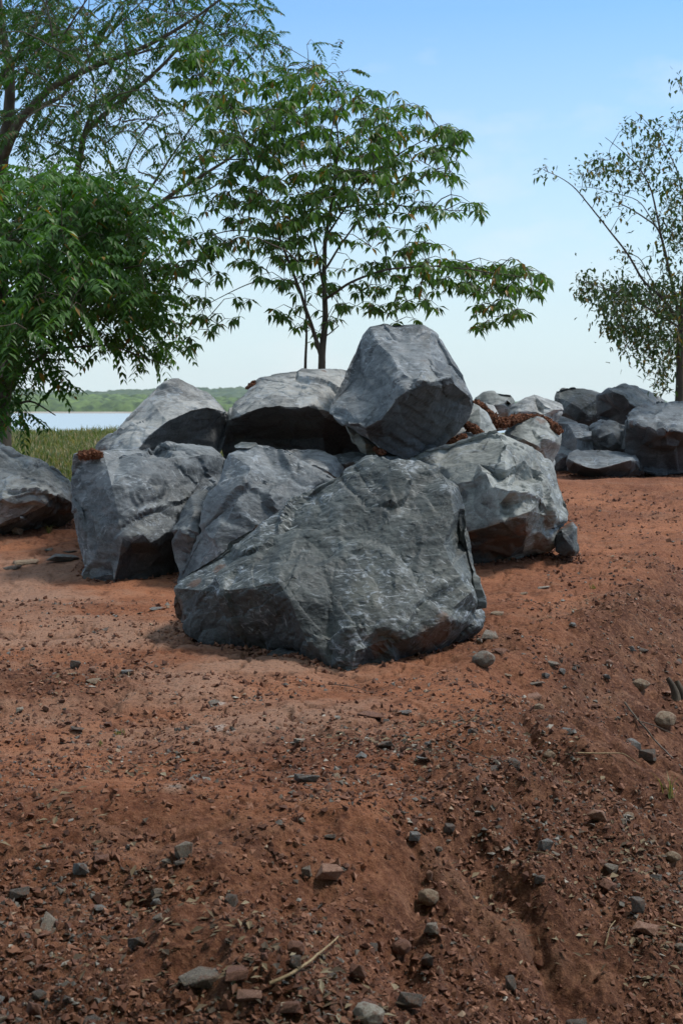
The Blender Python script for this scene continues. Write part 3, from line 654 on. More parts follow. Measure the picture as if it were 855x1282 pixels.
rock('rock', 'thin flat chip lying on top of the tall leaning slab', 'rock', 'Z1', 11.1,
  [(95,440,.1),(130,420,.15),(205,424,.15),(220,440,.1),(160,452,.0),(100,452,.0)], [], [(150,436,.04)],
  thick=.2, levels=2, L=.03, mat='front', seed=78, chips=2, facet=(.05,.15), fine=.5, group=GP)
# soil heaps left on and between the boulders
GD = 'red dirt heaps caught between the boulders'
def lumps(C, S, seed, flat=1.0):
    """many small angular lumps as one vertex and face array"""
    rg = np.random.default_rng(seed); n = len(C)
    base = np.array([[1, 0, 0], [-1, 0, 0], [0, 1, 0], [0, -1, 0], [0, 0, 1], [0, 0, -1], [.6, .6, .6], [-.6, .6, -.6]], float)[:6]
    f = np.array([[0, 2, 4], [2, 1, 4], [1, 3, 4], [3, 0, 4], [2, 0, 5], [1, 2, 5], [3, 1, 5], [0, 3, 5]])
    v = base[None] * rg.uniform(.55, 1.25, (n, 6, 1)) + rg.normal(0, .22, (n, 6, 3)); v[:, :, 2] *= flat
    ax = rg.normal(0, 1, (n, 3)) * np.array([.25, .25, 1]) if flat < 1 else rg.normal(0, 1, (n, 3)); ax = ax / np.linalg.norm(ax, axis=1, keepdims=True); th = rg.uniform(0, 6.28, n)
    c, s_ = np.cos(th)[:, None, None], np.sin(th)[:, None, None]; k = ax[:, None, :]
    v = v * c + np.cross(np.broadcast_to(k, v.shape), v) * s_ + k * (v * k).sum(-1, keepdims=True) * (1 - c)
    V = C[:, None] + v * np.asarray(S)[:, None, None]
    return V.reshape(-1, 3), (np.arange(n)[:, None, None] * 6 + f[None]).reshape(-1, 3)
def heap(label, reg, Y0, spine, n, seed, size=.03):
    ox, oy, s = REG[reg]; rg = np.random.default_rng(seed)
    sp = [(P(ox + a / s, oy + b / s, Y0 + d), r / s / F * (Y0 + d)) for a, b, d, r in spine]
    C = []; t = rg.uniform(0, len(sp) - 1, n)
    for q in t:
        i = int(q); f = q - i; p = sp[i][0] * (1 - f) + sp[i + 1][0] * f; r = sp[i][1] * (1 - f) + sp[i + 1][1] * f
        w = rg.normal(0, 1, 3); w = w / np.linalg.norm(w) * rg.uniform(0, 1) ** .4 * r * np.array([1.2, 1.6, .8]); C.append(p + w)
    C = np.array(C); S = size * rg.uniform(.35, 1.25, n); c0 = C.mean(0)
    V, T = lumps(C - c0, S, seed); o = mesh_np('dirt_heap', V, T, M['clump'], smooth=False); o.location = c0
    tag(o, label, 'dirt heap', GD)
heap('long ragged heap of red dirt lying over the grey angular boulder', 'Z3', 14.05,
  [(185,180,0,14),(230,215,.1,22),(280,270,.05,34),(330,320,-.02,42),(400,310,.1,42),(470,285,.3,26),(560,275,.5,14),(640,292,.5,20),(700,335,.4,26),(750,375,.2,18)], 2000, 81, .024)
heap('small patch of red dirt below the perched boulder beside the smooth grey slab', 'Z3', 12.9, [(125,325,0,12),(170,355,0,26),(215,385,0,20)], 420, 84, .024)
heap('low streak of red dirt on the small pale slab under the perched boulder', 'Z3', 12.75, [(-10,455,0,14),(50,430,0,18),(120,408,0,10)], 300, 86, .022)
heap('dark red dirt clod sitting on the top left corner of the blocky boulder', 'R2', 11.25, [(275,350,.0,14),(305,342,.05,20),(335,348,.05,14)], 420, 88, .018)
heap('orange clod of soil next to the tan stone under the perched boulder', 'Z1', 12.15, [(815,455,0,14),(850,475,0,18)], 200, 90, .018)
heap('little crust of brown dirt on the pale left shoulder of the broad boulder', 'Z1', 13.2, [(165,145,0,9),(195,120,.05,11)], 120, 92, .016)

# ------------------------------------------------------------------ far shore, water, hills, grass
def build_far():
    def water_mat():
        m, nt, b = material('river_water'); v = coords(nt, (.02, .1, 1)); n = noise(nt, v, 3, 5, .6)
        nt.links.new(mixc(nt, n, (.36, .43, .46), (.46, .52, .54)), b.inputs['Base Color'])
        b.inputs['Roughness'].default_value = .3; nt.links.new(bump(nt, noise(nt, coords(nt, (.4, 1.4, 1)), 2, 4), .15, .05), b.inputs['Normal']); return m
    Yr = np.array([60, 400, 1200, 12000.]); xr = np.array([-1, 0, 1.]) * 9000
    V = [(x, y, -1.5) for y in Yr for x in xr]
    Fc = [(i * 3 + j, i * 3 + j + 1, i * 3 + j + 4, i * 3 + j + 3) for i in range(3) for j in range(2)]
    tag(mesh_np('water', V, Fc, water_mat()), kind='structure')
    # sand bar at the far edge of the water
    x = np.linspace(-900, 900, 181); yy = np.linspace(960, 1100, 8)
    X, Yg = np.meshgrid(x, yy); p = np.stack([X.ravel() * .01, Yg.ravel() * .01, 0 * X.ravel()], 1)
    Z = -1.9 + 1.5 * sstep(965, 1010, Yg.ravel() + 30 * fbm(p, 3, 4))
    idx = np.arange(X.size).reshape(X.shape)
    Fq = np.stack([idx[:-1, :-1], idx[:-1, 1:], idx[1:, 1:], idx[1:, :-1]], -1).reshape(-1, 4)
    tag(mesh_np('far_shore', np.stack([X.ravel(), Yg.ravel(), Z], 1), Fq, simple('shore_sand', (.30, .25, .20), (.42, .37, .31), .05, .9, .1)), kind='structure')
    # wooded banks: crowns lump by lump
    def hills(name, y0, y1, h, mat, seed, lump, sx=900, nx=700, ny=46):
        x = np.linspace(-sx, sx, nx); yy = np.linspace(y0, y1, ny); X, Yg = np.meshgrid(x, yy)
        X = X.ravel(); Yf = Yg.ravel(); t = (Yf - y0) / (y1 - y0)
        prof = np.minimum(1, sstep(0, .10, t) * .45 + sstep(.05, .8, t) * .55)
        ridge = h * (.82 + .3 * fbm(np.stack([X * .006, 0 * X, 0 * X], 1), 3, seed))
        q = np.stack([X / lump, Yf / lump, 0 * X], 1); off, f1, f2, rn = cells(q, seed)
        ridge = ridge * (1 - .85 * sstep(-.02, .10, X / Yf))
        Z = -1.2 + ridge * prof + (t > .01) * lump * .8 * (np.sqrt(np.clip(.8 - f1, 0, 1)) + .5 * rn[:, 0]) + .8 * fbm(q * 3, 2, seed)
        idx = np.arange(X.size).reshape(ny, nx)
        Fq = np.stack([idx[:-1, :-1], idx[:-1, 1:], idx[1:, 1:], idx[1:, :-1]], -1).reshape(-1, 4)
        return tag(mesh_np(name, np.stack([X, Yf, Z], 1), Fq, mat), kind='structure')
    hills('wooded_bank', 1010, 1150, 9.5, simple('mangrove_canopy', (.014, .045, .012), (.13, .20, .05), .09, .9, .5), 3, 5.5)
    hills('hills', 1500, 1900, 23, simple('far_forest', (.035, .075, .04), (.08, .12, .05), .03, .9, .3), 8, 11, 1500)
build_far()

def blades(name, base, h, w, lean, mat):
    n = len(base); a = RNG.uniform(0, 2 * np.pi, n)
    side = np.stack([np.cos(a), np.sin(a), 0 * a], 1) * w[:, None]
    ln = np.stack([np.cos(a + 1.3), np.sin(a + 1.3), 0 * a], 1) * (lean * h)[:, None]
    up = np.array([0, 0, 1.]) * h[:, None]
    V = np.stack([base - side, base + side, base + ln * .35 + up * .6 - side * .6, base + ln * .35 + up * .6 + side * .6, base + ln + up * .95], 1).reshape(-1, 3)
    k = np.arange(n)[:, None] * 5
    T = np.concatenate([k + [0, 1, 3], k + [0, 3, 2], k + [2, 3, 4]])
    return mesh_np(name, V, T, mat, smooth=False)
def build_grass():
    n = 60000
    y = 15 + 27 * RNG.uniform(0, 1, n) ** 1.1; x = RNG.uniform(-.34, .0, n) * y - RNG.uniform(0, .8, n)
    p = np.stack([x, y, 0 * x], 1); nz = fbm(p * 1.1, 3, 14)
    keep = (x < -1.4 - .04 * (y - 15) + .4 * nz) & (nz + sstep(15, 18.5, y) * .9 > .28)
    x, y, nz = x[keep], y[keep], nz[keep]
    h = RNG.uniform(.04, .17, len(x)) * (1 + .8 * nz) * (1 + .5 * (y > 30))
    o = blades('grass', np.stack([x, y, ground_z(x, y) - .01], 1), h, RNG.uniform(.004, .010, len(x)) * (1 + y / 40), RNG.uniform(.1, .8, len(x)), M['grass'])
    tag(o, 'tangled green and straw coloured grass on the bank above the water, behind the left boulders', 'grass', kind='stuff')
build_grass()

# ------------------------------------------------------------------ trees
def tube_mesh(chains):
    """chains: list of (points (n,3), radii (n,)) -> V, T"""
    VV = []; TT = []; b = 0
    for pts, rad in chains:
        pts = np.asarray(pts, float); n = len(pts)
        if n < 2: continue
        k = 9 if rad[0] > .03 else (6 if rad[0] > .010 else 4)
        d = np.gradient(pts, axis=0); d /= np.linalg.norm(d, axis=1, keepdims=True) + 1e-9
        ref = np.array([.31, .9, .2]); u = np.cross(d, ref); u /= np.linalg.norm(u, axis=1, keepdims=True) + 1e-9; w = np.cross(d, u)
        a = np.linspace(0, 2 * np.pi, k, endpoint=False)
        V = pts[:, None] + (np.cos(a)[None, :, None] * u[:, None] + np.sin(a)[None, :, None] * w[:, None]) * np.asarray(rad)[:, None, None]
        VV.append(V.reshape(-1, 3)); i = np.arange(n - 1)[:, None] * k; j = np.arange(k)[None]
        q = np.stack([i + j, i + (j + 1) % k, i + k + (j + 1) % k, i + k + j], -1).reshape(-1, 4) + b
        TT.append(q); b += n * k
    return np.concatenate(VV), np.concatenate(TT)
def unit(a): return a / (np.linalg.norm(a, axis=-1, keepdims=True) + 1e-9)
def leaflets(B, D, L, W, droop=.25):
    n = len(B); up = np.array([0, 0, 1.]); s = unit(np.cross(D, up) + RNG.normal(0, .25, (n, 3))) * W[:, None] * .5
    dn = np.array([0, 0, -1.]) * (L * droop)[:, None]
    mid = B + D * (L * .45)[:, None] + dn * .25
    fold = up * (W * .22)[:, None]
    V = np.stack([B, mid - s + fold, B + D * L[:, None] + dn, mid + s + fold, mid], 1).reshape(-1, 3)
    k = np.arange(n)[:, None] * 5
    return V, np.concatenate([k + [0, 4, 1], k + [1, 4, 2], k + [0, 3, 4], k + [3, 2, 4]])
def palmate(tips, out, size):
    n = len(tips); k = 7
    az = np.arctan2(out[:, 1], out[:, 0])[:, None] + np.linspace(-2.6, 2.6, k)[None] + RNG.normal(0, .25, (n, k))
    el = RNG.uniform(-1.05, .05, (n, k))
    D = np.stack([np.cos(az) * np.cos(el), np.sin(az) * np.cos(el), np.sin(el)], -1).reshape(-1, 3)
    B = np.repeat(tips, k, 0) + D * .01
    L = (size * RNG.uniform(.65, 1.15, (n, k))).ravel(); keep = RNG.uniform(0, 1, len(L)) > .12
    return leaflets(B[keep], D[keep], L[keep], L[keep] * .40, .35)
def pinnate(tips, out, size, pairs=8, leaf=.085):
    n = len(tips); D = unit(out * np.array([1, 1, .3]) + RNG.normal(0, .35, (n, 3))); D[:, 2] -= RNG.uniform(.0, .45, n); D = unit(D)
    S = unit(np.cross(D, [0, 0, 1.])); t = np.linspace(.12, 1, pairs)
    Bs = []; Ds = []; Ls = []
    for q in t:
        base = tips + D * (size * q)[:, None] + np.array([0, 0, -1]) * (size * .35 * q * q)[:, None]
        for sg in (-1, 1):
            Bs.append(base); Ds.append(unit(S * sg + D * .45 + np.array([0, 0, -.45]) + RNG.normal(0, .12, (n, 3)))); Ls.append(leaf * (1 - .35 * abs(q - .5) * 2) * RNG.uniform(.8, 1.15, n))
    B = np.concatenate(Bs); D2 = np.concatenate(Ds); L = np.concatenate(Ls)
    return leaflets(B, D2, L, L * .43, .25)
def feather(tips, out, size, k=34, leaf=.045):
    n = len(tips); r = RNG.normal(0, 1, (n, k, 3)) * np.array([1, 1, .22]) * size[:, None, None] * .5
    B = (tips[:, None] + r).reshape(-1, 3); D = unit(RNG.normal(0, 1, B.shape) * np.array([1, 1, .4]))
    L = leaf * RNG.uniform(.6, 1.3, len(B)); return leaflets(B, D, L, L * .42, .1)
def small(tips, out, size, k=7, leaf=.07):
    n = len(tips); r = RNG.normal(0, 1, (n, k, 3)) * size[:, None, None] * .45
    B = (tips[:, None] + r).reshape(-1, 3); D = unit(RNG.normal(0, 1, B.shape) + np.array([0, 0, -.8]))
    L = leaf * RNG.uniform(.6, 1.2, len(B)); return leaflets(B, D, L, L * .5, .1)
def tree(name, label, Y0, limbs, blobs, leaf, lmat, bmat, twig=.0035, group=None, seed=1, tiers=0, step=.14, px=True, pen=.25, dens=1.0):
    rg = np.random.default_rng(seed)
    conv = (lambda u, v, d: P(u, v, Y0 + d))
    nodes = []; par = []; chains = []; fixr = []
    for lb in limbs:
        pts = np.array([conv(q[0], q[1], q[2]) for q in lb]); rr = np.array([q[3] for q in lb])
        if limbs.index(lb) == 0:
            g = ground_z(pts[0][0], pts[0][1])[0]; pts[0][2] = g - .05
        seg = np.r_[0, np.cumsum(np.linalg.norm(np.diff(pts, axis=0), axis=1))]; m = max(3, int(seg[-1] / .07))
        t = np.linspace(0, seg[-1], m)
        # smooth curve through the points
        q = np.stack([np.interp(t, seg, pts[:, k]) for k in range(3)], 1); rq = np.interp(t, seg, rr)
        for _ in range(3): q[1:-1] = (q[:-2] + q[2:] + 2 * q[1:-1]) / 4
        q[1:-1] += .012 * np.stack([fbm(q[1:-1] * 3 + k * 9, 2, seed + k) for k in range(3)], 1)
        chains.append((q, rq)); nodes += list(q[::2])
    nodes = np.array(nodes); tw = []
    tgt = []
    for (u, v, rx, ry, n, dy) in blobs:
        n = int(n * dens)
        a = rg.uniform(0, 2 * np.pi, n); r = rg.uniform(0, 1, n) ** .5
        uu = u + rx * r * np.cos(a); vv = v + ry * r * np.sin(a)
        if tiers: ph = .5 * np.sin(uu * .017 + v * .05) + .3 * np.sin(uu * .05); vv = vv * .45 + .55 * ((np.round(vv / tiers + ph) - ph) * tiers) + rg.normal(0, 3.0, n)
        dep = rg.normal(0, dy * .5, n)
        w = np.array([P(U, V_, Y0) for U, V_ in zip(uu, vv)]); w[:, 1] += dep
        w[:, 0] = (uu - CX) / F * w[:, 1]; w[:, 2] = EYE - (vv - HZ) / F * w[:, 1]
        tgt.append(w)
    tgt = np.concatenate(tgt)
    cl = fbm(tgt * 1.7 + seed, 3, seed + 60); tgt = tgt[rg.uniform(0, 1, len(tgt)) < np.clip(1.0 + cl * 2.6, .12, 1)]
    d0 = np.array([np.min(((nodes - t) ** 2).sum(1)) for t in tgt]); tgt = tgt[np.argsort(d0)]
    N = np.zeros((len(nodes) + len(tgt) * 14, 3)); N[:len(nodes)] = nodes; c = len(nodes); out = []
    for t in tgt:
        dv = t - N[:c]; d = np.sqrt((dv * dv).sum(1)); cost = d + pen * np.clip(-dv[:, 2] , 0, None) 
        i = np.argmin(cost); s = N[i]; ln = d[i]; m = int(np.clip(ln / step, 2, 13)) + 1
        q = np.linspace(0, 1, m)[:, None]; path = s + (t - s) * q
        path[:, 2] += (.16 * ln * np.sin(q[:, 0] * np.pi))
        path[1:-1] += rg.normal(0, .012 * min(1, ln), (m - 2, 3))
        r0 = twig * (1 + 1.6 * min(ln, 1.2)); tw.append((path, np.linspace(r0, twig * .6, m)))
        N[c:c + m - 1] = path[1:]; c += m - 1; out.append(path[-1] - path[-2])
    out = unit(np.array(out))
    root = empty(name, (chains[0][0][0][0], chains[0][0][0][1], chains[0][0][0][2])); tag(root, label, 'tree', group)
    off = np.array(root.location)
    V, T = tube_mesh([chains[0]]); tr = mesh_np('trunk', V - off, T, M[bmat], root)
    V, T = tube_mesh(chains[1:] + tw); mesh_np('branches', V - off, T, M[bmat], root)
    V, T = leaf(tgt, out); mesh_np('crown', V - off, T, M[lmat], root, smooth=False)
    return root
tree('slender_tree', 'slender tree with layered drooping green leaves standing behind the middle of the boulder heap', 15.0,
  [[(404,640,0,.045),(402,470,0,.042),(403,440,0,.038),(408,400,.02,.032),(405,350,.05,.026),(407,300,.05,.022),(415,255,.0,.017),(421,215,-.1,.013),(424,175,-.1,.01),(418,135,-.1,.006)],
   [(402,445,0,.028),(388,402,-.05,.020),(372,355,-.1,.017),(350,300,-.2,.014),(331,250,-.3,.012),(312,195,-.35,.01),(298,150,-.4,.008),(280,118,-.4,.006),(250,90,-.4,.004)],
   [(380,640,.1,.020),(381,465,.1,.017),(384,420,.1,.013),(382,370,.15,.010),(376,320,.2,.008),(372,280,.2,.006)],
   [(405,375,.0,.016),(440,352,-.3,.013),(480,338,-.5,.011),(530,332,-.6,.009),(580,336,-.7,.007),(630,344,-.7,.005),(672,350,-.7,.003)],
   [(405,340,0,.014),(440,285,.3,.010),(500,238,.6,.007),(560,205,.8,.004)],
   [(404,355,0,.014),(394,300,.3,.011),(378,250,.5,.008),(350,195,.7,.006),(340,140,.8,.004)],
   [(409,295,0,.012),(450,235,-.3,.009),(500,190,-.5,.006),(555,165,-.6,.004)],
   [(350,300,-.2,.009),(300,285,-.4,.007),(245,300,-.6,.004)],[(372,355,-.1,.008),(320,350,.2,.006),(262,380,.3,.004),(235,400,.3,.003)],
   [(314,200,-.3,.008),(270,200,-.5,.006),(232,215,-.6,.004)],
   [(414,262,0,.010),(470,255,.2,.008),(540,262,.3,.006),(602,266,.3,.003)],[(402,425,0,.007),(418,412,-.05,.006),(424,408,-.05,.005)]],
  [(425,150,105,42,150,1.5),(335,140,80,52,110,1.4),(262,90,45,45,65,1.0),(245,60,25,25,22,.6),(505,172,78,28,62,1.3),(562,172,26,10,14,.8),(485,215,95,26,75,1.5),(565,262,55,9,30,1.0),(400,220,120,55,170,1.6),(285,210,62,48,75,1.3),
   (440,272,100,30,85,1.4),(300,285,80,38,80,1.3),(245,320,42,28,28,1.0),(350,330,70,30,50,1.3),(510,325,80,20,52,1.1),(590,345,70,22,62,1.0),(655,350,40,16,32,.7),(618,388,42,18,22,.7),(505,380,45,22,20,.8),(445,360,45,25,24,.9),(270,375,50,30,16,.9),(245,410,35,22,7,.6),(380,390,50,30,14,.8),(380,100,45,18,26,1.0)],
  lambda t, o: palmate(t, o, .118), 'leaf_mid', 'bark', seed=4, tiers=26, dens=1.75)
tree('leafy_tree', 'dense bushy green tree with long feather shaped leaves hanging low at the left edge', 15.8,
  [[(-30,600,.3,.09),(0,520,.3,.08),(20,430,.3,.065),(45,350,.3,.05),(65,290,.3,.03),(80,240,.2,.015)],[(-5,520,.3,.05),(-60,420,.4,.04),(-90,330,.4,.03),(-100,260,.3,.015)],
   [(20,430,.3,.03),(80,380,-.2,.02),(140,340,-.5,.012),(190,330,-.6,.006)],[(10,480,.3,.025),(60,440,-.3,.018),(130,430,-.5,.010),(210,458,-.6,.004)],
   [(45,350,.3,.025),(100,300,.5,.018),(160,260,.6,.010)],[(20,430,.3,.03),(-10,330,-.5,.02),(-20,260,-.8,.012)],[(5,510,.3,.02),(40,500,-.2,.012),(70,520,-.3,.006)]],
  [(50,250,90,45,170,2.0),(-70,290,110,80,110,2.2),(110,252,70,38,80,1.6),(95,312,85,55,190,2.2),(20,350,100,65,190,2.2),(-80,410,60,60,60,2.0),(105,360,80,38,140,1.8),(168,372,34,42,56,1.2),(30,405,62,34,80,1.6),(188,428,36,8,12,.8),(130,418,32,12,18,1.0),(5,465,26,34,36,1.2),(45,452,26,16,14,1.0),(70,470,10,14,4,.6),(172,275,36,34,44,1.2),(188,330,24,30,22,1),(208,385,12,26,7,.6),(120,225,60,18,20,1.4),(20,510,20,18,12,1.2)],
  lambda t, o: pinnate(t, o, RNG.uniform(.24, .42, len(t)), 7, .125), 'leaf_left', 'bark', seed=9, tiers=17, twig=.003, dens=1.8)
tree('feathery_tree', 'tall spreading tree with bare grey limbs and feathery leaves high at the top left', 21.0,
  [[(0,640,.5,.2),(-2,420,.5,.16),(2,200,.4,.11),(12,150,.3,.09),(14,90,.2,.07),(4,40,.2,.05),(-4,-40,.2,.04)],
   [(2,200,.4,.09),(25,150,.0,.065),(65,108,-.3,.05),(120,82,-.6,.04),(190,55,-.8,.03),(250,20,-.9,.02),(300,-20,-1,.014)],
   [(96,330,.2,.06),(97,215,.2,.05),(106,165,.1,.045),(140,135,.1,.038),(185,100,.0,.030),(235,50,.0,.02),(262,10,0,.014)],
   [(106,165,.1,.03),(122,120,.0,.018),(108,60,.0,.012),(112,0,0,.008)],[(150,128,.1,.022),(160,80,.1,.014),(152,20,.1,.010),(160,-20,.1,.006)],
   [(60,420,.8,.09),(110,330,.8,.06),(160,285,.7,.045),(205,250,.6,.034),(250,222,.5,.026),(300,190,.4,.018),(360,150,.3,.010),(410,110,.2,.006)],
   [(150,290,.7,.03),(190,235,.9,.022),(225,180,1.0,.014),(260,130,1.1,.008)],[(110,330,.8,.03),(145,250,.9,.022),(165,190,1.0,.015),(200,140,1.1,.008)],
   [(205,250,.6,.02),(260,240,.3,.012),(310,200,.2,.008),(340,190,.1,.004)],
   [(2,200,.4,.08),(-15,120,.6,.06),(30,60,.6,.035),(60,0,.5,.02)],[(30,145,.1,.045),(80,120,.8,.03),(120,60,1.2,.018),(180,0,1.3,.01)],
   [(160,70,-.7,.018),(230,52,-.5,.012),(300,38,-.4,.008),(360,60,-.3,.005),(420,95,-.3,.003)],[(250,222,.5,.014),(290,150,.8,.009),(330,100,.9,.005),(440,88,1,.003)]],
  [(40,40,80,55,190,4),(110,90,85,45,120,4),(190,25,80,35,85,3),(285,45,60,26,34,2.5),(270,0,60,25,36,2.5),(350,70,55,24,14,2),(410,95,40,16,9,1.5),(60,160,75,36,70,3),(170,150,80,40,34,3),(200,200,60,35,12,3),(270,170,50,30,7,2),(130,225,50,22,12,2),(-60,80,60,110,120,4),(100,-50,160,50,100,4),(205,270,30,30,8,1.5)],
  lambda t, o: pinnate(t, o, RNG.uniform(.3, .55, len(t)), 12, .10), 'leaf_fine', 'bark', seed=12, tiers=26, twig=.0045, step=.2, dens=1.7)
tree('sparse_tree', 'thin trunked tree with sparse small leaves and arching bare twigs at the right edge', 21.5,
  [[(850,640,0,.075),(850,500,0,.065),(851,440,0,.058),(852,405,0,.05),(856,350,.1,.035),(862,290,.1,.028),(870,200,.1,.018),(872,120,.1,.01)],
   [(852,405,0,.028),(835,380,-.2,.024),(806,354,-.4,.018),(784,315,-.5,.015),(758,283,-.6,.012),(723,239,-.6,.009),(701,221,-.6,.006),(679,212,-.6,.004)],
   [(850,395,0,.03),(838,345,.1,.022),(828,295,.2,.018),(822,283,.2,.014),(790,262,.3,.010),(765,250,.3,.006)],
   [(838,345,.1,.02),(826,290,-.2,.016),(815,237,-.3,.012),(800,208,-.4,.009),(780,190,-.4,.006),(757,172,-.5,.004)],
   [(862,290,.1,.015),(848,215,.0,.010),(828,175,-.1,.007),(808,152,-.2,.005),(795,140,-.2,.003)],[(870,160,.1,.010),(856,120,0,.006),(846,97,0,.003)],
   [(850,410,0,.02),(810,385,-.5,.014),(760,362,-.8,.008),(722,350,-.9,.004)],[(850,400,0,.02),(820,360,.4,.012),(800,320,.6,.007),(770,315,.7,.004)],[(828,295,.2,.010),(800,250,.5,.007),(745,235,.6,.004),(722,234,.6,.003)]],
  [(800,392,48,36,150,1.8),(845,380,30,55,120,1.8),(765,368,42,15,60,1.2),(728,352,20,8,14,.8),(822,440,26,30,60,1.2),(830,480,16,16,12,.8),(795,425,24,25,28,1),(765,410,14,22,7,.6),
   (748,215,30,22,16,1),(700,213,24,8,7,.5),(765,225,42,26,22,1.2),(822,210,40,36,48,1.5),(850,262,22,45,60,1.3),(800,162,26,14,10,.8),(848,100,14,8,5,.5),(835,300,25,40,20,1.2),(915,250,55,150,260,2.2),(915,420,50,60,140,2),(775,265,30,22,8,1),(850,170,30,28,20,1),(788,330,26,20,7,1)],
  lambda t, o: small(t, o, RNG.uniform(.12, .26, len(t)), 9, .095), 'leaf_right', 'bark', seed=15, twig=.0035, step=.2, dens=1.35)

# unseen leaf screen, added to close off low sky and shade the near slope
def build_leaf_screen():
    n = 16000; a = RNG.uniform(math.radians(178), math.radians(362), n)
    x = 9.5 * np.cos(a) + RNG.normal(0, 1.2, n); y = -1.5 + 8 * np.sin(a) + RNG.normal(0, 1.0, n); z = RNG.uniform(0, 8.5, n) 
    k = ~((y > -1) & (z > 6.5)); x, y, z = x[k], y[k], z[k]
    m = 2600; x2 = RNG.uniform(-5, 7.5, m); y2 = RNG.uniform(-6, 4.6, m); z2 = RNG.uniform(3.9, 6.0, m)
    k = y2 < 4.6 - .5 * (5 - z2) + .6 * np.sin(x2 * 2); x = np.r_[x, x2[k]]; y = np.r_[y, y2[k]]; z = np.r_[z, z2[k]]
    B = np.stack([x, y, z], 1); D = unit(RNG.normal(0, 1, B.shape) + np.array([0, 0, -.5])); L = RNG.uniform(.4, .9, len(B))
    V, T = leaflets(B, D, L, L * .6, .3)
    o = mesh_np('leaf_screen', V, T, M['leaf_left'], smooth=False)
    tag(o, 'unseen screen of green leaves added behind and above the camera to shade the near slope', 'leaf_screen', kind='stuff')
build_leaf_screen()

# ------------------------------------------------------------------ stones, gravel, litter, twigs
def stone_mat(name, a, b_):
    m, nt, b = material(name); v = coords(nt); oi = nt.nodes.new('ShaderNodeObjectInfo')
    n = noise(nt, v, 3, 6, .65); n2 = noise(nt, v, 11, 5, .7)
    c = mixc(nt, rng(nt, n, .35, .65), a, b_); c = mixc(nt, rng(nt, n2, .5, .7, 0, .6), c, tuple(min(.6, x * 1.5) for x in b_))
    c = mixc(nt, rng(nt, noise(nt, v, 2.2, 5, .7), .50, .62, 0, .75), c, (.17, .075, .042))
    c = mixc(nt, math_(nt, 'MULTIPLY', oi.outputs['Random'], .2), c, tuple(x * .6 for x in a))
    nt.links.new(c, b.inputs['Base Color']); b.inputs['Roughness'].default_value = .85
    nt.links.new(bump(nt, n2, .6, .06), b.inputs['Normal']); return m
SM = {'grey': stone_mat('stone_grey', (.15, .125, .10), (.27, .235, .195)), 'dark': stone_mat('stone_dark', (.065, .054, .045), (.16, .135, .115)),
      'blue': stone_mat('stone_blue_grey', (.115, .115, .11), (.23, .23, .225)),
      'tan': stone_mat('stone_tan', (.20, .14, .09), (.34, .26, .18)), 'red': stone_mat('stone_red_brown', (.13, .058, .038), (.27, .13, .085)),
      'pink': stone_mat('stone_pink', (.24, .12, .08), (.36, .21, .15)), 'pale': stone_mat('stone_pale', (.30, .26, .21), (.46, .42, .36))}
SHAPES = {}
def stone_mesh(kind, mat, k):
    key = (kind, mat, k)
    if key in SHAPES: return SHAPES[key]
    rg = np.random.default_rng(abs(hash((len(kind), k))) % 9999 + k * 7 + {'block': 1, 'flat': 2, 'round': 3}[kind] * 100)
    bm = bmesh.new(); nn = {'block': 11, 'flat': 12, 'round': 60}[kind]
    for _ in range(nn):
        if kind == 'round': p = rg.normal(0, 1, 3); p = p / np.linalg.norm(p) * np.array([1, .85, .7]) * rg.uniform(.92, 1)
        else:
            p = np.array([-1 if _ & 1 else 1, -1 if _ & 2 else 1, -1 if _ & 4 else 1]) * rg.uniform(.25, 1.0, 3)
            p[int(rg.integers(3))] *= rg.uniform(.5, 1)
            if _ > 7: p = rg.normal(0, 1, 3); p = p / np.abs(p).max() * rg.uniform(.8, 1.0)
            p = p * np.array([1, .75, .66 if kind == 'block' else .27])
        bm.verts.new(p)
    r = bmesh.ops.convex_hull(bm, input=bm.verts[:])
    bmesh.ops.delete(bm, geom=[v for v in bm.verts if not v.link_faces], context='VERTS')
    bmesh.ops.bevel(bm, geom=bm.edges[:], offset=.035, segments=1, affect='EDGES')
    bmesh.ops.triangulate(bm, faces=bm.faces[:]); bmesh.ops.subdivide_edges(bm, edges=[e for e in bm.edges if e.calc_length() > .35], cuts=1)
    bmesh.ops.triangulate(bm, faces=bm.faces[:])
    for v in bm.verts:
        d = vnoise(np.array([v.co[:]]) * 2.6 + k * 5, 3)[0]; v.co *= 1 + .06 * d
    me = bpy.data.meshes.new('stone'); bm.to_mesh(me); bm.free(); me.materials.append(SM[mat]); SHAPES[key] = me
    return me
NST = [0]
def put_stone(pos, w, kind, mat, label, group, hh=None, yaw=None, sink=.35, tilt=.25):
    me = stone_mesh(kind, mat, NST[0] % 9); NST[0] += 1
    o = bpy.data.objects.new('stone', me); COL.objects.link(o)
    hz = hh if hh else w * .5
    o.scale = (w * .5, w * .5, w * .5) if not hh else (w * .5, w * .45, hh * .62)
    zz = {'block': .68, 'flat': .26, 'round': .7}[kind] * o.scale[2]
    o.location = (pos[0], pos[1], pos[2] + zz * (1 - 2 * sink) + .004)
    o.rotation_euler = (RNG.normal(0, tilt), RNG.normal(0, tilt), RNG.uniform(0, 6.28) if yaw is None else yaw)
    tag(o, label, 'stone', group); return o
GS = 'loose stones on the red soil'
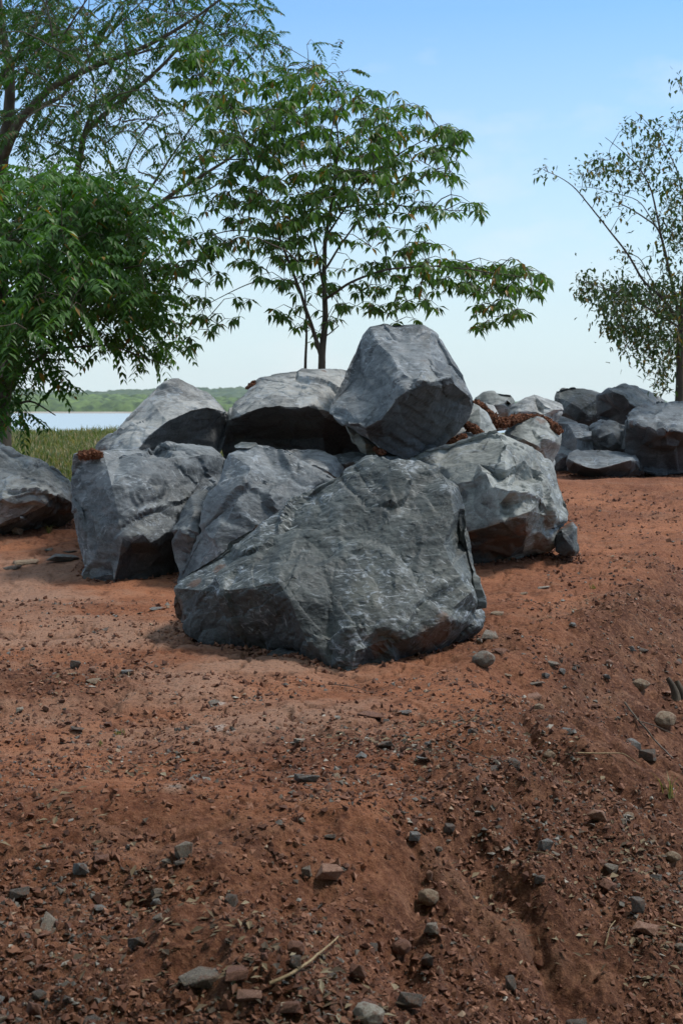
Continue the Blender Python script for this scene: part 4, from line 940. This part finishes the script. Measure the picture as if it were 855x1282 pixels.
ST = [  # px, py of the base, width px, height px, kind, colour, label
 (231,1080,26,26,'block','grey','brown grey cube shaped stone standing clear of the soil, lower left'),
 (226,1090,16,8,'flat','dark','small dark chip just under the cube shaped stone'),
 (209,1084,16,9,'flat','grey','flat grey chip left of the cube shaped stone'),
 (102,1100,25,18,'block','blue','angular blue grey stone lower left, beside a flat reddish one'),
 (128,1088,22,12,'block','red','flat reddish stone right of the angular blue grey one, lower left'),
 (22,1127,30,16,'block','dark','dark brown wedge half buried near the left edge, lower left'),
 (413,1112,42,24,'block','pink','orange pink flat topped stone beside a narrow upright grey shard'),
 (384,1106,15,36,'block','grey','narrow upright grey shard beside the orange pink stone'),
 (291,1138,22,17,'block','dark','dark triangular stone between the leaf litter and the orange pink stone'),
 (197,1128,16,13,'block','grey','topmost grey chip of a short column of three, lower left'),
 (196,1141,15,11,'block','blue','middle chip of a short column of three, lower left'),
 (198,1155,17,11,'flat','grey','lowest chip of a short column of three, lower left'),
 (173,1192,26,18,'block','dark','dark squat stone left of the broad flat slab'),
 (254,1238,70,34,'flat','grey','broad flat grey slab, the largest loose stone at the bottom of the photo'),
 (298,1232,42,22,'flat','red','brown flat stone touching the right end of the broad flat slab'),
 (312,1258,36,18,'flat','pink','pinkish flat stone below the broad flat slab'),
 (370,1198,26,24,'round','red','rounded brown stone beside the dry tan stick'),
 (371,1218,22,22,'block','dark','nearly black stone under the upper end of the dry tan stick'),
 (415,1053,20,11,'flat','dark','dark flat chip above the narrow upright shard'),
 (378,1036,12,9,'block','grey','small grey chip alone, above the narrow upright shard'),
 (171,1156,20,10,'flat','pink','small reddish flat chip left of the column of three chips'),
 (44,1274,26,22,'block','red','brown stone at the bottom left corner of the photo'),
 (84,1262,12,14,'block','dark','little dark stone near the bottom left corner'),
 (365,1278,42,24,'flat','red','brown flat stone at the bottom edge, right of the litter patch'),
 (519,1056,21,16,'block','blue','grey cube like stone alone on the bare red slope, centre right'),
 (549,1072,11,13,'round','grey','small rounded grey pebble right of the cube like stone on the slope'),
 (538,1110,11,22,'block','pink','slim pink sliver of stone standing above the yellow rounded one'),
 (536,1138,28,24,'round','tan','yellow brown rounded stone on the slope'),
 (540,1180,22,20,'block','grey','dull grey stone below the yellow brown rounded one'),
 (535,1220,20,28,'block','dark','dark upright stone near the bottom, below the dull grey one'),
 (502,1202,28,28,'round','red','red brown round stone left of the dull grey one on the slope'),
 (447,1236,24,30,'block','red','deep red brown upright stone near the bottom centre'),
 (510,1268,36,28,'block','dark','dark grey angular stone near the bottom edge, centre right'),
 (461,1272,34,20,'block','red','red brown stone near the bottom edge left of the dark angular one'),
 (462,1285,42,14,'round','pale','pale rounded stone cut by the bottom edge of the photo'),
 (640,1246,20,24,'block','dark','dark stone low on the right slope with soil on top'),
 (683,1068,20,18,'block','blue','blue grey wedge on the right slope below the brown lump'),
 (676,1112,15,24,'flat','dark','dark narrow stone below the blue grey wedge on the right slope'),
 (750,1034,28,24,'block','pink','red pink block on the right slope, biggest of its colour'),
 (780,1036,8,20,'flat','pale','thin pale chip standing right of the red pink block'),
 (808,1174,36,18,'block','pink','pinkish flat topped stone low at the right'),
 (842,1084,20,22,'round','tan','tan rounded stone at the right edge'),
 (798,1152,28,28,'block','dark','large dark stone above the pinkish flat topped one at the right'),
 (850,1196,14,16,'round','grey','grey pebble at the right edge below the pinkish stone'),
 (605,836,30,13,'round','grey','smooth grey stone beside the right foot of the front boulder'),
 (624,770,22,6,'flat','tan','flat tan chip right of the front boulder, farther up the track'),
 (681,738,18,6,'flat','pale','pale flat chip on the track in front of the small dark upright rock'),
 (626,817,22,8,'flat','red','flat brown chip just above the smooth grey stone'),
 (634,848,14,7,'flat','tan','small tan chip right of the smooth grey stone'),
 (600,808,8,9,'block','pale','tiny pale stone touching the right foot of the front boulder'),
 (669,876,28,9,'flat','pink','flat pinkish grey plate on the track right of the front boulder'),
 (672,860,21,6,'flat','grey','long thin grey plate just above the pinkish grey one'),
 (693,837,18,9,'flat','grey','grey flat stone beside a smaller triangular chip on the track'),
 (704,845,12,7,'block','blue','small triangular chip right of the grey flat stone'),
 (683,850,12,8,'block','blue','small blue chip above the long thin grey plate'),
 (674,891,14,9,'round','tan','rounded tan pebble below the pinkish grey plate'),
 (483,940,24,13,'block','dark','dark grey stone leading a scatter of chips below the front boulder'),
 (592,920,17,8,'block','dark','dark brown block alone right of the chip scatter'),
 (518,938,10,9,'flat','pale','whitish chip in the scatter below the front boulder'),
 (534,937,10,8,'block','blue','bluish chip in the scatter below the front boulder'),
 (530,958,20,7,'flat','blue','flat greenish grey chip under the scatter below the front boulder'),
 (580,958,18,9,'block','red','red brown chip at the right end of the scatter'),
 (687,956,16,13,'round','tan','grey tan pebble at the top of the right bank'),
 (674,945,18,8,'flat','grey','grey plate behind the grey tan pebble on the bank'),
 (717,789,12,7,'block','blue','blue grey chip on the track near the bank edge'),
 (760,853,12,9,'block','blue','blue grey pebble on the bank, right side'),
 (790,816,10,8,'block','blue','small blue grey pebble higher on the right bank'),
 (762,834,10,7,'round','pink','little pink pebble above the blue grey one on the bank'),
 (802,866,22,15,'round','tan','tan stone half buried in the right bank'),
 (832,912,30,16,'round','tan','large smooth tan stone in the right bank near the photo edge'),
 (810,956,26,20,'block','dark','big dark stone under the long twig on the right bank'),
 (465,898,36,6,'flat','red','long flat reddish plate below the front boulder'),
 (95,840,15,14,'block','dark','dark upright stone in the loose patch at the left'),
 (116,845,13,9,'block','pink','reddish chip in the loose patch at the left'),
 (117,856,24,7,'flat','tan','flat tan plate in the loose patch at the left'),
 (95,915,24,7,'flat','dark','thin dark plate lying on the cracked track, left'),
 (196,764,24,5,'flat','blue','thin blue grey plate left of the front boulder tip'),
 (24,893,11,8,'block','pale','pale grey chip near the left edge of the track'),
 (58,893,10,9,'block','pink','pinkish chip on the left of the track'),
 (160,844,18,7,'flat','blue','blue grey chip between the loose patch and the front boulder'),
 (43,836,14,6,'flat','tan','buff chip left of the loose patch'),
 (18,713,30,6,'flat','dark','dark thin plate near the left edge below the low rough boulder'),
 (35,707,36,7,'flat','tan','buff flat plate below the low rough boulder'),
 (62,690,14,7,'flat','grey','small flat stone in front of the low rough boulder'),
 (88,693,18,6,'flat','dark','dark flat stone just behind the long blue grey shard'),
 (22,672,16,14,'block','tan','brown wedge propping the low rough boulder at the left edge'),
 (656,745,14,5,'flat','tan','tiny buff chip right of the ledged boulder'),
]
for (u, v, w, h, kind, mt, lb) in ST:
    p = hit(u, v - h * .15); k = p[1] / F
    flat = kind == 'flat' and h < w * .62
    o = put_stone(p, w * k * 1.05, kind, mt, lb, GS, hh=None if kind == 'round' else max(min(h, w * 1.3) * k * (.8 if flat else 1.15), w * k * .22) , yaw=RNG.uniform(-.5, .5), sink=.2, tilt=.12)
    if kind == 'flat': o.scale[2] = max(h * k * 1.1, w * k * .3)
# the long shard by the low rough boulder
p = hit(80, 703)
o = put_stone(p, .33, 'block', 'blue', 'long blue grey shard lying on the soil between the low rough and the blocky boulder', GS, hh=.09, yaw=.15, sink=.25, tilt=.05)
def scatter(n, ymin, ymax, power, loose_w, pw=0):
    out = []
    while len(out) < n:
        m = 4000; q = RNG.uniform(0, 1, m); y = 1 / (1 / ymin + q ** power * (1 / ymax - 1 / ymin)); x = RNG.uniform(-.30, .30, m) * y
        r = rough(x, y); pt = fbm(np.stack([x, y, 0 * x], 1) * 2.2, 3, 404)
        keep = RNG.uniform(0, 1, m) < np.clip((1 - loose_w) + loose_w * r, .03, 1) * sstep(-.35 - pw, .35 - pw, pt)
        keep &= ~((y > 8.05) & (y < 9.6) & (x > -.95) & (x < .75)) & ~((y > 10.2) & (x < 1.6) & (x > -3.0) & (y < 16)) & ~((x < -1.9) & (y > 12.5)) & (y < 18)
        out += list(zip(x[keep], y[keep]))
    a = np.array(out[:n]); return a[:, 0], a[:, 1]
nrand = 300 - NST[0]
xs, ys = scatter(nrand, 3.1, 12, .9, .75)
KL = {'grey': 'small grey stone chip half sunk in the red soil', 'dark': 'small blackish stone chip half sunk in the red soil', 'blue': 'small blue grey slate chip half sunk in the red soil',
      'tan': 'small buff pebble half sunk in the red soil', 'red': 'small red brown stone half sunk in the soil', 'pink': 'small pinkish stone chip half sunk in the red soil', 'pale': 'small pale chip half sunk in the red soil'}
KG = {'grey': 'small grey stone chips', 'dark': 'small blackish stone chips', 'blue': 'small blue grey slate chips', 'tan': 'small buff pebbles', 'red': 'small red brown stones', 'pink': 'small pinkish chips', 'pale': 'small pale chips'}
for x, y in zip(xs, ys):
    mt = random.choices(['grey', 'dark', 'blue', 'tan', 'red', 'pink', 'pale'], [6, 3.5, 3, 2.6, 5, 1.8, .8])[0]
    w = float(np.clip(RNG.lognormal(-3.2, .45), .018, .12)) * (1 + .35 * rough(x, y)[()] if np.ndim(rough(x, y)) == 0 else 1.2)
    put_stone((x, y, ground_z(x, y)[0]), w, random.choice(['block', 'flat', 'flat', 'block', 'round'] if mt in ('tan', 'red') else ['block', 'flat', 'flat']), mt, KL[mt], KG[mt], sink=.42)

def island_mat(name, cols, rough_=.9):
    m, nt, b = material(name); g = nt.nodes.new('ShaderNodeNewGeometry'); cr = nt.nodes.new('ShaderNodeValToRGB'); cr.color_ramp.interpolation = 'CONSTANT'
    e = cr.color_ramp.elements
    for i, (p_, c_) in enumerate(cols):
        q = e[0] if i == 0 else (e[1] if i == 1 else e.new(p_)); q.position = p_; q.color = (*c_, 1)
    nt.links.new(g.outputs['Random Per Island'], cr.inputs[0]); nt.links.new(cr.outputs[0], b.inputs['Base Color']); b.inputs['Roughness'].default_value = rough_
    return m
def strew(name, n, smin, smax, flat, mat, label, loose_w, seed, ymin=2.9, ymax=17, patch=None, lift=.2):
    x, y = scatter(n, ymin, ymax, .9, loose_w, .35 if name == 'soil_crumbs' else .1)
    rg = np.random.default_rng(seed); S = smin * (smax / smin) ** (rg.uniform(0, 1, n) ** 2.2) * (1 + .05 * (y - 4))
    C = np.stack([x, y, ground_fine(x, y) + S * lift * flat], 1); V, T = lumps(C, S, seed, flat)
    tag(mesh_np(name, V, T, mat, smooth=False), label, name.replace('_', ' '), kind='stuff')
strew('gravel', 26000, .0028, .016, .55, island_mat('gravel_mix', [(0, (.13, .115, .10)), (.25, (.07, .06, .052)), (.42, (.20, .185, .165)), (.55, (.21, .12, .08)), (.72, (.13, .065, .045)), (.86, (.28, .20, .14)), (.95, (.38, .34, .29))]),
  'fine mixed grey and brown gravel strewn over the red soil', .55, 501)
strew('soil_crumbs', 75000, .0025, .018, .8, island_mat('crumb_mix', [(0, (.10, .042, .026)), (.3, (.15, .062, .036)), (.6, (.20, .09, .052)), (.85, (.27, .13, .08))]),
  'crumbs and clods of loose red soil covering the banks and the track edges', .5, 502)
def banked():
    C = []; S = []
    rg = np.random.default_rng(77)
    for o in [o for o in COL.objects if o.name.split('.')[0] in ('boulder', 'rock') and o.type == 'MESH']:
        n = len(o.data.vertices); co = np.zeros(n * 3, np.float32); o.data.vertices.foreach_get('co', co); co = co.reshape(-1, 3) + np.array(o.location)
        g = ground_z(co[:, 0], co[:, 1]); low = co[(co[:, 2] - g < .06) & (co[:, 2] - g > -.06)]
        if len(low) < 10: continue
        c = low.mean(0); k = int(60 + 260 * np.ptp(low[:, 0])); q = low[rg.integers(0, len(low), k * 3)]
        dirn = q[:, :2] - c[:2]; ln = np.linalg.norm(dirn, axis=1); m = ln > np.median(ln); q = q[m]; dirn = dirn[m] / ln[m][:, None]
        q = q.copy(); q[:, :2] += dirn * (rg.exponential(.035, len(q)) - .01)[:, None] + rg.normal(0, .015, (len(q), 2))
        C.append(q); S.append(rg.uniform(.004, .022, len(q)))
    C = np.concatenate(C); S = np.concatenate(S); C[:, 2] = ground_fine(C[:, 0], C[:, 1]) + S * .3
    V, T = lumps(C, S, 9, .8)
    tag(mesh_np('banked_soil', V, T, bpy.data.materials['crumb_mix'], smooth=False), 'loose red soil and crumbs banked against the feet of the boulders', 'soil', kind='stuff')
banked()
# leaf litter in pockets
def litter():
    spots = [(250,1180,1.0,120),(330,1235,.9,110),(400,1262,.7,90),(500,930,.5,70),(540,945,.6,60),(700,965,.8,110),(790,1080,.6,130),(830,1210,.6,110),(100,850,.8,60),(560,905,.5,50),(190,965,.6,50),(80,1015,.6,60),(640,1140,.7,70),(200,1120,.4,50),(760,760,1.2,70),(820,700,1.2,60),(430,925,.4,45)]
    C = []
    for (u, v, r, n) in spots:
        p = hit(u, v); n = int(n * 1.6)
        C.append(np.stack([p[0] + RNG.normal(0, r * .22, n), p[1] + RNG.normal(0, r * .22, n)], 1))
    C = np.concatenate(C); B = np.stack([C[:, 0], C[:, 1], ground_fine(C[:, 0], C[:, 1]) + .006], 1); n = len(B)
    D = unit(RNG.normal(0, 1, (n, 3)) * np.array([1, 1, .22])); L = RNG.uniform(.015, .05, n)
    V, T = leaflets(B, D, L, L * RNG.uniform(.25, .6, n), RNG.uniform(-.1, .15, n))
    m = island_mat('dry_leaves', [(0, (.12, .085, .05)), (.3, (.07, .05, .032)), (.55, (.20, .15, .09)), (.8, (.13, .06, .035)), (.93, (.30, .25, .17))])
    tag(mesh_np('leaf_litter', V, T, m, smooth=False), 'dry brown leaf litter and bark bits caught in hollows of the soil', 'leaf litter', kind='stuff')
litter()
M['stick'] = simple('dry_stick', (.22, .15, .08), (.38, .29, .17), 60); M['twig_dark'] = simple('dark_twig', (.06, .045, .035), (.14, .11, .085), 60)
def twig(name, label, pts, r, mat, lift=.012, group=None, fork=None):
    W = []
    for q in pts:
        p = hit(q[0], q[1]); p[2] += lift + (q[2] if len(q) > 2 else 0); W.append(p)
    def chain(W, r):
        W = np.array(W); t = np.linspace(0, len(W) - 1, len(W) * 6); q = np.stack([np.interp(t, range(len(W)), W[:, k]) for k in range(3)], 1)
        for _ in range(4): q[1:-1] = (q[:-2] + q[2:] + 2 * q[1:-1]) / 4
        q += .004 * np.stack([fbm(q * 12 + k, 2, 7 + k) for k in range(3)], 1); return q, np.linspace(r, r * .45, len(q))
    ch = [chain(W, r)]
    if fork:
        i, u, v = fork; e = hit(u, v); e[2] += lift * 2; ch.append(chain([W[i], (W[i] + e) / 2 + [0, 0, .01], e], r * .6))
    c0 = W[0]; V, T = tube_mesh(ch); o = mesh_np(name, V - c0, T, M[mat]); o.location = c0; tag(o, label, 'twig', group)
GT = 'twigs and roots lying on the soil'
twig('stick', 'dry tan stick lying slanted at the bottom centre', [(338,1243),(362,1232,.01),(390,1216,.02),(424,1191,.03)], .0065, 'stick', group=GT)
twig('twig', 'long dark forked twig on the right bank near the photo edge', [(782,886),(800,912,.02),(822,940,.03),(856,972,.02)], .008, 'twig_dark', group=GT, fork=(1, 842, 925))
twig('twig', 'thin curved rootlet crossing the top of the right bank', [(722,950),(752,954,.02),(780,955,.03),(800,966,.01)], .004, 'stick', group=GT)
twig('twig', 'pale straight twig on the slope under the red pink block', [(664,1072),(684,1078,.01),(704,1083)], .0035, 'stick', group=GT)
twig('twig', 'small bent twig above the cube like stone on the slope', [(476,1018),(484,1028,.01),(497,1038)], .003, 'stick', group=GT)
twig('twig', 'pale stick poking out at the right edge, low on the slope', [(834,1168,.02),(856,1178,.03)], .006, 'stick', group=GT)
twig('twig', 'small curved straw beside the pinkish stone low at the right', [(757,1190),(762,1174,.02),(770,1168,.03)], .003, 'stick', group=GT)
twig('twig', 'slender dark twig left of the flat reddish plate', [(418,860),(440,866,.01),(470,872)], .0035, 'twig_dark', group=GT)
twig('twig', 'thin grey twig on the track right of the slender dark one', [(560,935),(600,952,.01),(640,960)], .003, 'twig_dark', group=GT)
# weathered stump end at the right edge
p = hit(850, 880)
def stump():
    k = 14; ch = []
    for a in range(5):
        q = np.linspace(0, 1, 9)[:, None]; st = np.array([p[0] + .03 * a - .02, p[1] + .02 * a, p[2] - .03]); en = st + np.array([-.05 + .05 * a, .03, .16 - .02 * a])
        w = st + (en - st) * q; w[:, 0] += .02 * np.sin(q[:, 0] * 3 + a); ch.append((w, np.linspace(.035, .014, 9)))
    V, T = tube_mesh(ch); o = mesh_np('stump', V - p, T, M['bark']); o.location = p; tag(o, 'knobbly brown root stump sticking out of the bank at the right edge', 'stump')
stump()
# grass sprouts
def sprout(u, v, h, n, label):
    p = hit(u, v); base = np.zeros((n, 3)); base[:, :2] = RNG.normal(0, .012, (n, 2))
    o = blades('grass_tuft', base, RNG.uniform(.5, 1, n) * h, np.full(n, .003), RNG.uniform(.2, .9, n), M['grass']); o.location = p; tag(o, label, 'grass tuft')
sprout(838, 1000, .14, 14, 'small green grass tuft on the right bank beside the photo edge')
sprout(150, 920, .035, 12, 'tiny green sprout on the cracked track at the left')
sprout(125, 935, .03, 9, 'tiniest green sprout just below the other one on the track')
sprout(742, 738, .05, 12, 'little green tuft at the far end of the bank edge')
for i, (u, v) in enumerate(((62,668),(84,655),(100,640))):
    sprout(u, v, .12, 26, ['green tuft under the right end of the low rough boulder', 'green tuft in the gap between low rough and blocky boulders', 'farthest green tuft in the gap left of the blocky boulder'][i])

# ------------------------------------------------------------------ river air
def haze():
    bm = bmesh.new(); bmesh.ops.create_cube(bm, size=1); me = bpy.data.meshes.new('haze'); bm.to_mesh(me); bm.free()
    o = bpy.data.objects.new('haze', me); COL.objects.link(o); o.scale = (6000, 2100, 60); o.location = (0, 1000, 24)
    m = bpy.data.materials.new('river_haze'); m.use_nodes = True; nt = m.node_tree; nt.nodes.clear()
    v = nt.nodes.new('ShaderNodeVolumePrincipled'); v.inputs['Density'].default_value = .00011; v.inputs['Color'].default_value = (.97, .99, 1, 1)
    out = nt.nodes.new('ShaderNodeOutputMaterial'); nt.links.new(v.outputs[0], out.inputs['Volume']); me.materials.append(m)
    tag(o, 'pale blue haze over the river', 'haze', kind='stuff')
haze()
